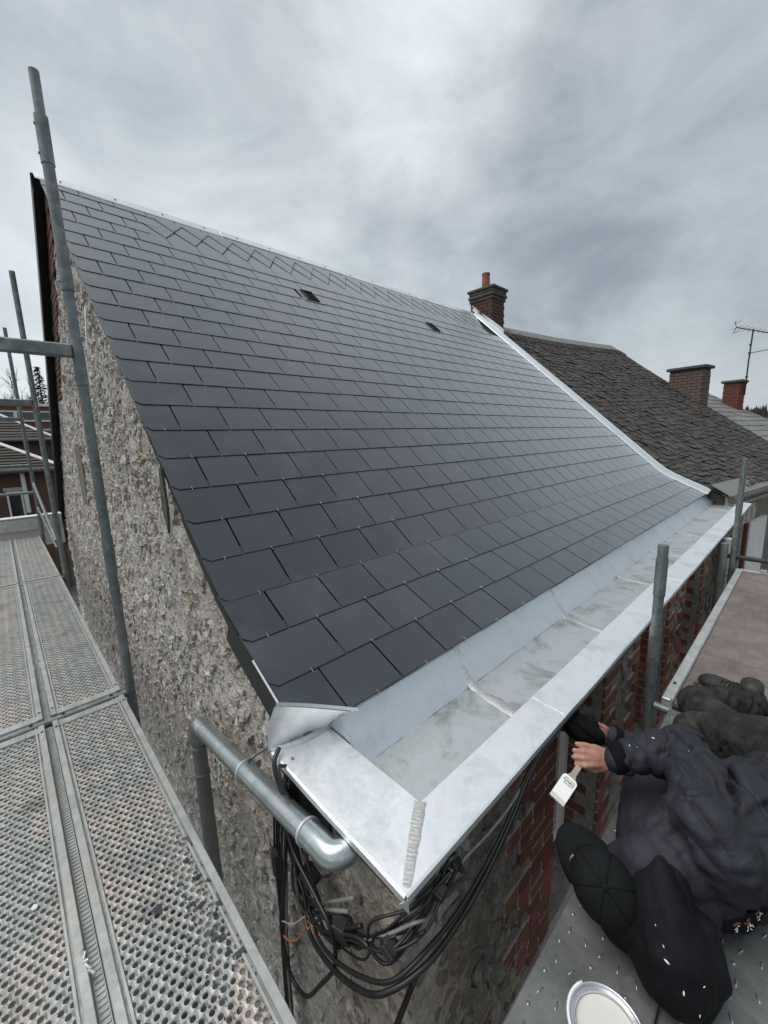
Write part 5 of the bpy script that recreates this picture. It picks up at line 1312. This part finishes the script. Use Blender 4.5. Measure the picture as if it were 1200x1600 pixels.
# ---- jacket
mb = MB()
for dz, rr_ in ((-.085,1.0),(.030,.90)):
    blob(mb, [V3((.415,.665,-.125+dz*.85)), V3((.475,.78,-.115+dz)), V3((.54,.95,-.115+dz)), V3((.60,1.10,-.13+dz)), V3((.655,1.235,-.14+dz))], [q*rr_ for q in (.118,.142,.146,.140,.146)], 16)
blob(mb, [V3((.53,.72,-.06)), V3((.60,.93,-.10)), V3((.66,1.10,-.13))], (.100,.108,.105), 14)                          # back
blob(mb, [shR+V3((.03,.0,-.04)), shR, shR.lerp(elR,.5)+V3((.012,0,.006)), elR, elR.lerp(wrR,.35), elR.lerp(wrR,.75), elR.lerp(wrR,.93)], (.100,.090,.078,.072,.066,.055,.046), 14)
blob(mb, [shL, shL.lerp(elL,.5), elL, elL.lerp(wrL,.5), elL.lerp(wrL,.92)], (.10,.085,.072,.058,.048), 14)
blob(mb, [neck1+V3((.0,.0,.03)), V3((.375,.60,-.10)), V3((.335,.60,-.15))], (.088,.078,.07), 12)                         # raised collar
me = fuse(mb, 'jacket', .0056, .5, 6)
ua, fa = (elR-shR).normalized(), (wrR-elR).normalized(); ax_t = V3((.22,.56,0)).normalized()
wrinkle(me, [(elR, .17, ua, .0095, 75), (elR.lerp(wrR,.5), .13, fa, .0060, 85), (shR, .17, V3((.7,.5,.5)).normalized(), .0085, 55), (V3((.56,.98,-.02)), .26, (ax_t+V3((.3,-.2,.3))).normalized(), .0095, 46), (V3((.62,1.15,-.05)), .22, ax_t, .010, 52), (elL, .15, V3((0,1,0)), .008, 70), (V3((.46,.75,-.05)), .17, V3((.8,-.6,.2)).normalized(), .008, 60), (V3((.60,.80,-.12)), .2, V3((.6,.8,.1)).normalized(), .008, 50)],
 [(V3((.505,.760,.075)), V3((.490,1.01,-.01)), .022, .030), (V3((.355,.925,.105)), V3((.425,.905,.105)), .010, .013), (V3((.340,.950,.10)), V3((.400,.875,.11)), .008, .010), (V3((.325,.965,.095)), V3((.365,.90,.105)), .007, .009),
  (V3((.395,.905,.11)), V3((.470,.800,.115)), .009, .012), (V3((.430,.86,.11)), V3((.515,.745,.10)), .009, .012), (V3((.385,.83,.10)), V3((.450,.74,.11)), .008, .010), (V3((.29,.925,.085)), V3((.315,.865,.085)), .007, .008), (V3((.255,.895,.065)), V3((.275,.84,.065)), .006, .007),
  (V3((.555,.80,.05)), V3((.665,1.06,.0)), .011, .015), (V3((.60,.92,.035)), V3((.69,1.20,-.02)), .011, .015), (V3((.53,1.0,.05)), V3((.62,1.21,.02)), .010, .013), (V3((.57,.73,.03)), V3((.66,.90,-.03)), .010, .013), (V3((.62,.82,-.02)), V3((.71,1.05,-.06)), .010, .013),
  (V3((.43,.70,.04)), V3((.35,.76,-.04)), .010, .013), (V3((.47,.68,.06)), V3((.55,.66,-.02)), .010, .013), (V3((.38,.80,-.02)), V3((.44,.74,.06)), .010, .014)]+limb_creases(shR,elR,.088,.072,6,3,.0075,1.3)+limb_creases(elR.lerp(shR,.2),elR.lerp(wrR,.25),.072,.07,4,5,.008,.6)+limb_creases(elR,wrR,.068,.05,5,7,.0052,.5)+limb_creases(V3((.47,.72,-.06)),V3((.66,1.22,-.09)),.165,.165,10,9,.0085,2.6)+limb_creases(V3((.50,.68,-.10)),V3((.62,.95,-.12)),.16,.16,5,15,.0085,2.6,V3((.8,-.5,.3)))+limb_creases(shL,elL,.08,.07,6,21,.009,1.0))
jacket = mobj('jacket', me, MAT['jacket_navy'], person)
# cuffs
for (a, b) in ((elR,wrR),(elL,wrL)):
    d_ = (b-a).normalized(); mb = MB(); q = a.lerp(b,.93); mb.tube([q-d_*.028,q-d_*.015,q,q+d_*.012,q+d_*.016], (.047,.052,.052,.050,.040), 18); mb.build('cuff', MAT['glove_black'], jacket, True)
# hood hanging back to the deck
mb = MB()
blob(mb, [V3((.385,.615,-.085)), V3((.405,.570,-.095)), V3((.432,.520,-.135)), V3((.460,.482,-.190)), V3((.475,.462,-.225))], (.062,.066,.076,.086,.080), 16)
blob(mb, [V3((.395,.520,-.17)), V3((.415,.475,-.235)), V3((.445,.455,-.262))], (.045,.054,.048), 12)
blob(mb, [V3((.50,.56,-.16)), V3((.52,.52,-.23)), V3((.515,.485,-.262))], (.045,.056,.050), 12)
me = fuse(mb, 'hood', .0065, .5, 6); wrinkle(me, [(V3((.44,.54,-.06)), .16, V3((.75,.65,0)).normalized(), .006, 45), (V3((.50,.48,-.16)), .14, V3((.5,-.3,.8)).normalized(), .005, 40)], limb_creases(V3((.40,.58,-.09)),V3((.47,.47,-.22)),.075,.09,4,41,.0045,2.4))
hood = mobj('hood', me, MAT['hood_black'], jacket)
# dark neck tube between cap and hood
mb = MB(); blob(mb, [H-cr_*.05-br_*.065, V3((.375,.50,-.20)), V3((.41,.50,-.25))], (.075,.07,.055), 14); me = fuse(mb, 'scarf', .009, .5, 4); wrinkle(me, []); mobj('scarf', me, MAT['glove_black'], person)
# draw-cord eyelets on the collar
for c in (V3((.338,.605,-.045)), V3((.352,.622,-.040))):
    mb = MB(); mb.tube([c+V3((cos(a)*.006, sin(a)*.006, cos(a)*.003)) for a in [2*pi*i/10 for i in range(10)]], .0016, 6, closed=True); mb.build('eyelet', MAT['steel_bright'], jacket)
# ---- trousers
mb = MB()
blob(mb, [hipU+V3((-.01,-.05,0)), hipU, hipU.lerp(K1,.5)+V3((0,.01,.02)), K1, K1.lerp(A1,.35), K1.lerp(A1,.8)], (.135,.130,.112,.088,.080,.064), 14)
blob(mb, [hipD+V3((-.01,-.05,0)), hipD, hipD.lerp(K2,.5)+V3((0,0,.02)), K2, K2.lerp(A2,.4), K2.lerp(A2,.85)], (.12,.12,.105,.084,.078,.066), 14)
blob(mb, [hipU.lerp(hipD,.5), hipU.lerp(hipD,.5)+V3((.03,.06,0))], (.145,.13), 14)
me = fuse(mb, 'trousers', .0062, .5, 5)
wrinkle(me, [(K1, .16, (A1-K1).normalized(), .004, 60), (K2, .16, (A2-K2).normalized(), .004, 60)], limb_creases(hipU,K1,.125,.09,8,31,.009,1.6)+limb_creases(K1,A1,.085,.066,9,33,.010,1.0)+limb_creases(K2,A2,.082,.066,9,35,.010,1.0)+limb_creases(hipD,K2,.115,.085,9,37,.011,1.2))
for v in me.vertices:
    if v.co.z < RZ+.004: v.co.z = RZ+.004
mobj('trousers', me, MAT['trouser_dark'], person)
for v in jacket.data.vertices:
    if v.co.z < RZ+.004: v.co.z = RZ+.004
for v in hood.data.vertices:
    if v.co.z < RZ+.003: v.co.z = RZ+.003
# ---- boots
def boot(heel, toe, upv, lean):
    f_ = (toe-heel).normalized(); s_ = upv.cross(f_).normalized(); u_ = f_.cross(s_); L_ = (toe-heel).length; r = empty('boot'); r.parent = person
    def ring(k_, w_, h0, h1, n=14, sq=2.4):
        out_ = []
        for j in range(n):
            a = 2*pi*j/n; cx_, sx = cos(a), sin(a); cx_ = abs(cx_)**(2/sq)*(1 if cx_ > 0 else -1); sx = abs(sx)**(2/sq)*(1 if sx > 0 else -1)
            out_.append(heel+f_*(k_*L_)+s_*(cx_*w_)+u_*(lerp(h0,h1,(sx+1)/2)))
        return out_
    prof_ = [(-.02,.020,.02,.05),(.02,.034,.014,.10),(.12,.040,.013,.125),(.26,.041,.013,.122),(.38,.040,.013,.100),(.52,.043,.013,.082),(.68,.048,.013,.068),(.82,.047,.013,.060),(.93,.038,.014,.050),(.99,.022,.017,.040),(1.01,.008,.02,.032)]
    V = []; F = []
    for q in prof_: V += ring(*q)
    for i in range(len(prof_)-1):
        for j in range(14): F.append((i*14+j,i*14+(j+1)%14,(i+1)*14+(j+1)%14,(i+1)*14+j))
    F.append(tuple(range(14))[::-1]); F.append(tuple((len(prof_)-1)*14+j for j in range(14)))
    mb = MB(); mb.add(V, F); mb.build('upper', MAT['boot_leather'], r, True)
    mb = MB(); pts = [(-.03,.026),(.05,.040),(.2,.043),(.35,.039),(.5,.043),(.68,.052),(.82,.051),(.94,.041),(1.02,.018)]
    lo_ = [heel+f_*(k_*L_)+s_*w_ for k_, w_ in pts]+[heel+f_*(k_*L_)-s_*w_ for k_, w_ in pts[::-1]]; n = len(lo_)
    mb.add(lo_+[q+u_*.021 for q in lo_], [tuple(range(n))[::-1], tuple(range(n,2*n))]+[(i,(i+1)%n,(i+1)%n+n,i+n) for i in range(n)]); mb.build('sole', MAT['boot_sole'], r)
    mb = MB(); mb.tube([heel+f_*(.16*L_)+u_*.10, heel+f_*(.13*L_)+u_*.16], .046, 14); mb.build('shaft', MAT['boot_leather'], r, True)
    mb = MB()
    for i in range(5):
        k_ = .34+.065*i; hh = lerp(.112,.078,i/4); mb.tube([heel+f_*(k_*L_)+s_*.022+u_*(hh-.010), heel+f_*((k_+.015)*L_)+u_*(hh+.002), heel+f_*(k_*L_)-s_*.022+u_*(hh-.010)], .0028, 5)
    mb.build('laces', MAT['trouser_dark'], r)
boot(V3((.545,2.055,RZ+.016)), V3((.262,2.175,RZ+.014)), V3((-.15,-.38,.91)).normalized(), 0)
boot(V3((.640,1.90,RZ+.016)), V3((.80,2.10,RZ+.014)), V3((.25,-.2,.94)).normalized(), 0)
# ---- baseball cap
cap = empty('cap'); cap.parent = person
mb = MB(); n1, n2 = 10, 36; V = []; F = []
for i in range(n1+1):
    a = (pi/2)*1.10*i/n1
    for j in range(n2):
        b = 2*pi*j/n2; seam = 1-.018*max(0, 1-abs(((b*6/(2*pi))%1)-.5)*2/.10*1) if False else 1-.012*(abs(cos(b*3))**24)
        V.append(H+cr_*(.004+cos(a)*.092*seam)+br_*(sin(a)*cos(b)*.094*seam)+sd_*(sin(a)*sin(b)*.083*seam)+cr_*(.004*noise.noise((cos(b)*2,sin(b)*2,a*2))))
for i in range(n1):
    for j in range(n2): F.append((i*n2+j,i*n2+(j+1)%n2,(i+1)*n2+(j+1)%n2,(i+1)*n2+j))
mb.add(V, F); mb.build('crown', MAT['cap_black'], cap, True)
mb = MB(); ellips(mb, H+cr_*.0975, (br_*.008, sd_*.008, cr_*.005), 6, 10); mb.build('button', MAT['cap_black'], cap, True)
for k_ in range(6):
    b = 2*pi*(k_+.5)/6+.52; mb = MB()
    mb.tube([H+cr_*(.0045+cos(a)*.0925)+br_*(sin(a)*cos(b)*.0945)+sd_*(sin(a)*sin(b)*.0835) for a in [.08+1.5*i/10 for i in range(11)]], .0011, 5); mb.build('seam', MAT['glove_black'], cap)
rows = []
for i in range(7):
    t_ = i/6; row = []
    for j in range(15):
        b = radians(-62+124*j/14); e_ = (.0 + .072*cos(b*1.25)**.8 if abs(b*1.25) < pi/2 else 0)
        R_f, R_s = .092+t_*e_, .081+t_*e_*.42
        row.append(H+br_*(cos(b)*R_f)+sd_*(sin(b)*R_s)+cr_*(-.004-.020*t_-.030*(sin(b)**2)*(.3+.7*t_)))
    rows.append(row)
mb = MB(); mb.sheet(rows, cr_*-.0035); mb.build('brim', MAT['cap_black'], cap, True)
mb = MB(); mb.tube([H+cr_*.028+br_*.0905+sd_*.022, H+cr_*.016+br_*.090+sd_*.032, H+cr_*.005+br_*.086+sd_*.042], (.0022,.0034,.0020), 6); mb.build('embroidered_mark', MAT['cable_grey'], cap, True)
# ---- fingernails
for (tip, d_, o_) in (thR, thL):
    mb = MB(); ellips(mb, tip+o_*.006, (d_*.007, d_.cross(o_).normalized()*.005, o_*.0015), 6, 10); mb.build('thumb_nail', MAT['paint_cream'], person, True)
# ---- printed band across the back of the jacket, red flash and white paint splashes, laid on the cloth
from mathutils.bvhtree import BVHTree
def on_cloth(objs, pts, lift=.002):
    trees = [BVHTree.FromPolygons([v.co.copy() for v in o.data.vertices], [tuple(p.vertices) for p in o.data.polygons]) for o in objs]; out_ = []
    for p in pts:
        best = None
        for tr in trees:
            q, n_, i, d = tr.find_nearest(p)
            if best is None or d < best[2]: best = (q, n_, d)
        out_.append((best[0]+best[1]*lift, best[1]))
    return out_
band = on_cloth([jacket], [V3((.60+.11*t_, .60+.37*t_, -.20+.10*t_)) for t_ in [i/30 for i in range(31)]], .0015)
mb = MB(); rows = []
for i, (q, n_) in enumerate(band):
    d_ = (band[min(i+1,30)][0]-band[max(i-1,0)][0]).normalized(); s_ = n_.cross(d_).normalized(); rows.append([q-s_*.020, q-s_*.008+n_*.001, q+s_*.008+n_*.001, q+s_*.020])
mb.sheet(rows); o = mb.build('printed_band', MAT['glove_black'], jacket); 
gl = MB(); rd = MB(); rr = random.Random(12)
for i in range(2, 29):
    q, n_ = band[i]; d_ = (band[i+1][0]-band[i-1][0]).normalized(); s_ = n_.cross(d_).normalized(); q = q+n_*.0022
    if i < 10:
        rd.box(q+s_*.010, (.012,.006,.0006), Matrix((d_,s_,n_)).transposed())
    for k_ in range(rr.choice((2,3))):
        gl.box(q+d_*rr.uniform(-.004,.004)-s_*rr.uniform(-.004,.010), rr.choice(((.0018,.011,.0006),(.006,.0018,.0006),(.0018,.007,.0006))), Matrix((d_,s_,n_)).transposed() @ Matrix.Rotation(rr.choice((0,0,.5,-.5)),3,'Z'))
gl.build('printed_lettering', MAT['paint_white'], o); rd.build('red_flash', MAT['brick_red'], o)
spl = on_cloth([hood,jacket], [V3((.45,.42,-.12)), V3((.462,.41,-.14)), V3((.50,.40,-.18)), V3((.425,.44,-.10)), V3((.52,.42,-.22)), V3((.535,.43,-.16)), V3((.26,.87,.03)), V3((.245,.86,.03)), V3((.40,.86,.12)), V3((.70,.93,.0)), V3((.30,.90,.08))], .001)
for i, (q, n_) in enumerate(spl):
    a = n_.cross(V3((0,0,1))).normalized(); b = n_.cross(a); s_ = rr.uniform(.0015,.0045); an_ = rr.uniform(0,3); u_ = a*cos(an_)+b*sin(an_); w_ = n_.cross(u_)
    mb = MB(); ellips(mb, q, (u_*s_*1.5, w_*s_*.5, n_*.0009), 5, 9); mb.build('paint_splash', MAT['paint_white'], jacket, True)
# ------------------------------------------------------------------ brush, rag, tin of paint
bt = V3((.1045,.630,-.1005)); bh_ = V3((.130,.792,-.026)); ba = (bt-bh_).normalized(); toC = (CAMP-bt).normalized(); bs = ba.cross(toC).normalized(); bn = bs.cross(ba)
brush = empty('paint_brush', bh_); tag(brush, 'flat white brush with printed face held in the worker\'s near hand', 'paint brush')
def bp(l, s_, n_): return bh_+ba*l+bs*s_+bn*n_
def slab(mb, outline, t0, t1_):
    n = len(outline); mb.add([bp(l,s_,t0) for l,s_ in outline]+[bp(l,s_,t1_) for l,s_ in outline], [tuple(range(n))[::-1], tuple(range(n,2*n))]+[(i,(i+1)%n,(i+1)%n+n,i+n) for i in range(n)])
Lb = (bt-bh_).length
mb = MB(); slab(mb, [(-.03,-.008),(.02,-.008),(.085,-.009),(.100,-.015),(.100,.015),(.085,.009),(.02,.008),(-.03,.008)], -.006, .006); mb.build('handle', MAT['wood_handle'], brush)
mb = MB(); slab(mb, [(.100,-.018),(.108,-.025),(Lb-.002,-.025),(Lb-.002,.025),(.108,.025),(.100,.018)], -.007, .007); mb.build('ferrule', MAT['paint_white'], brush)
mb = MB()
for i in range(16):
    s_ = -.0234+i*.00312; slab(mb, [(Lb-.002,s_-.0016),(Lb+.012+.0012*sin(i*2.1),s_-.0016),(Lb+.012+.0012*sin(i*2.1),s_+.0016),(Lb-.002,s_+.0016)], -.006+.0008*(i%3), .006-.0008*(i%2))
tag(mb.build('bristles', MAT['paint_cream'], brush), kind='stuff')
mb = MB(); rr = random.Random(31)
for row in range(4):
    s0 = -.019
    while s0 < .015:
        w_ = rr.uniform(.002,.006); l0 = .108+row*.0062; slab(mb, [(l0,s0),(l0+(.0042 if row == 1 else .0026),s0),(l0+(.0042 if row == 1 else .0026),s0+w_),(l0,s0+w_)], .0071, .0075); s0 += w_+rr.uniform(.001,.003)
tag(mb.build('printed_text', MAT['ink_black'], brush), kind='stuff'); rebase(brush)
# dark rag pressed to the frame by the far hand
mb = MB(); blob(mb, [V3((.085,1.045,-.125)), V3((.040,1.03,-.115)), V3((-.02,1.01,-.10)), V3((-.06,.985,-.105))], (.032,.045,.048,.035), 12); blob(mb, [V3((.05,1.06,-.09)), V3((.0,1.05,-.085))], (.03,.035), 10)
me = fuse(mb, 'rag', .006, .5, 3); wrinkle(me, [(V3((.0,1.02,-.1)), .12, V3((.6,.2,.7)).normalized(), .009, 90)]); rag = mobj('rag', me, MAT['glove_black']); tag(rag, 'black rag pressed under the gutter by the worker\'s far hand', 'rag')
tc_ = V3((.392,.235,RZ)); tin = empty('paint_tin', tc_); tag(tin, 'open metal tin of cream paint on the deck at the bottom edge', 'paint tin')
TR, THH = .078, .118
mb = MB(); n = 40
def ringv(r_, z): return [(tc_.x+r_*cos(2*pi*j/n), tc_.y+r_*sin(2*pi*j/n), tc_.z+z) for j in range(n)]
def lathe(mb, prof_):
    V = []; F = []
    for r_, z in prof_: V += ringv(r_, z)
    for i in range(len(prof_)-1):
        for j in range(n): F.append((i*n+j,i*n+(j+1)%n,(i+1)*n+(j+1)%n,(i+1)*n+j))
    mb.add(V, F)
lathe(mb, [(TR-.002,.0),(TR,.003),(TR,THH-.008)]); mb.build('can', MAT['steel_bright'], tin, True)
mb = MB(); lathe(mb, [(TR,THH-.008),(TR+.0025,THH-.004),(TR+.0025,THH+.001),(TR,THH+.003),(TR-.003,THH+.001),(TR-.004,THH-.005),(TR-.009,THH-.006),(TR-.010,THH+.001),(TR-.013,THH+.002),(TR-.014,THH-.012)]); mb.build('rim', MAT['steel_bright'], tin, True)
mb = MB(); lathe(mb, [(TR-.0145,THH-.010),(.02,THH-.0105),(.0005,THH-.0105)]); mb.build('paint', MAT['paint_cream'], tin, True)
mb = MB(); P = [(tc_.x+(TR+.002)*cos(a), tc_.y+(TR+.002)*sin(a), tc_.z+THH+.003) for a in [radians(150+i*9) for i in range(16)]]; mb.tube(P, .0035, 6); mb.build('wet_rim_paint', MAT['paint_white'], tin, True); rebase(tin)
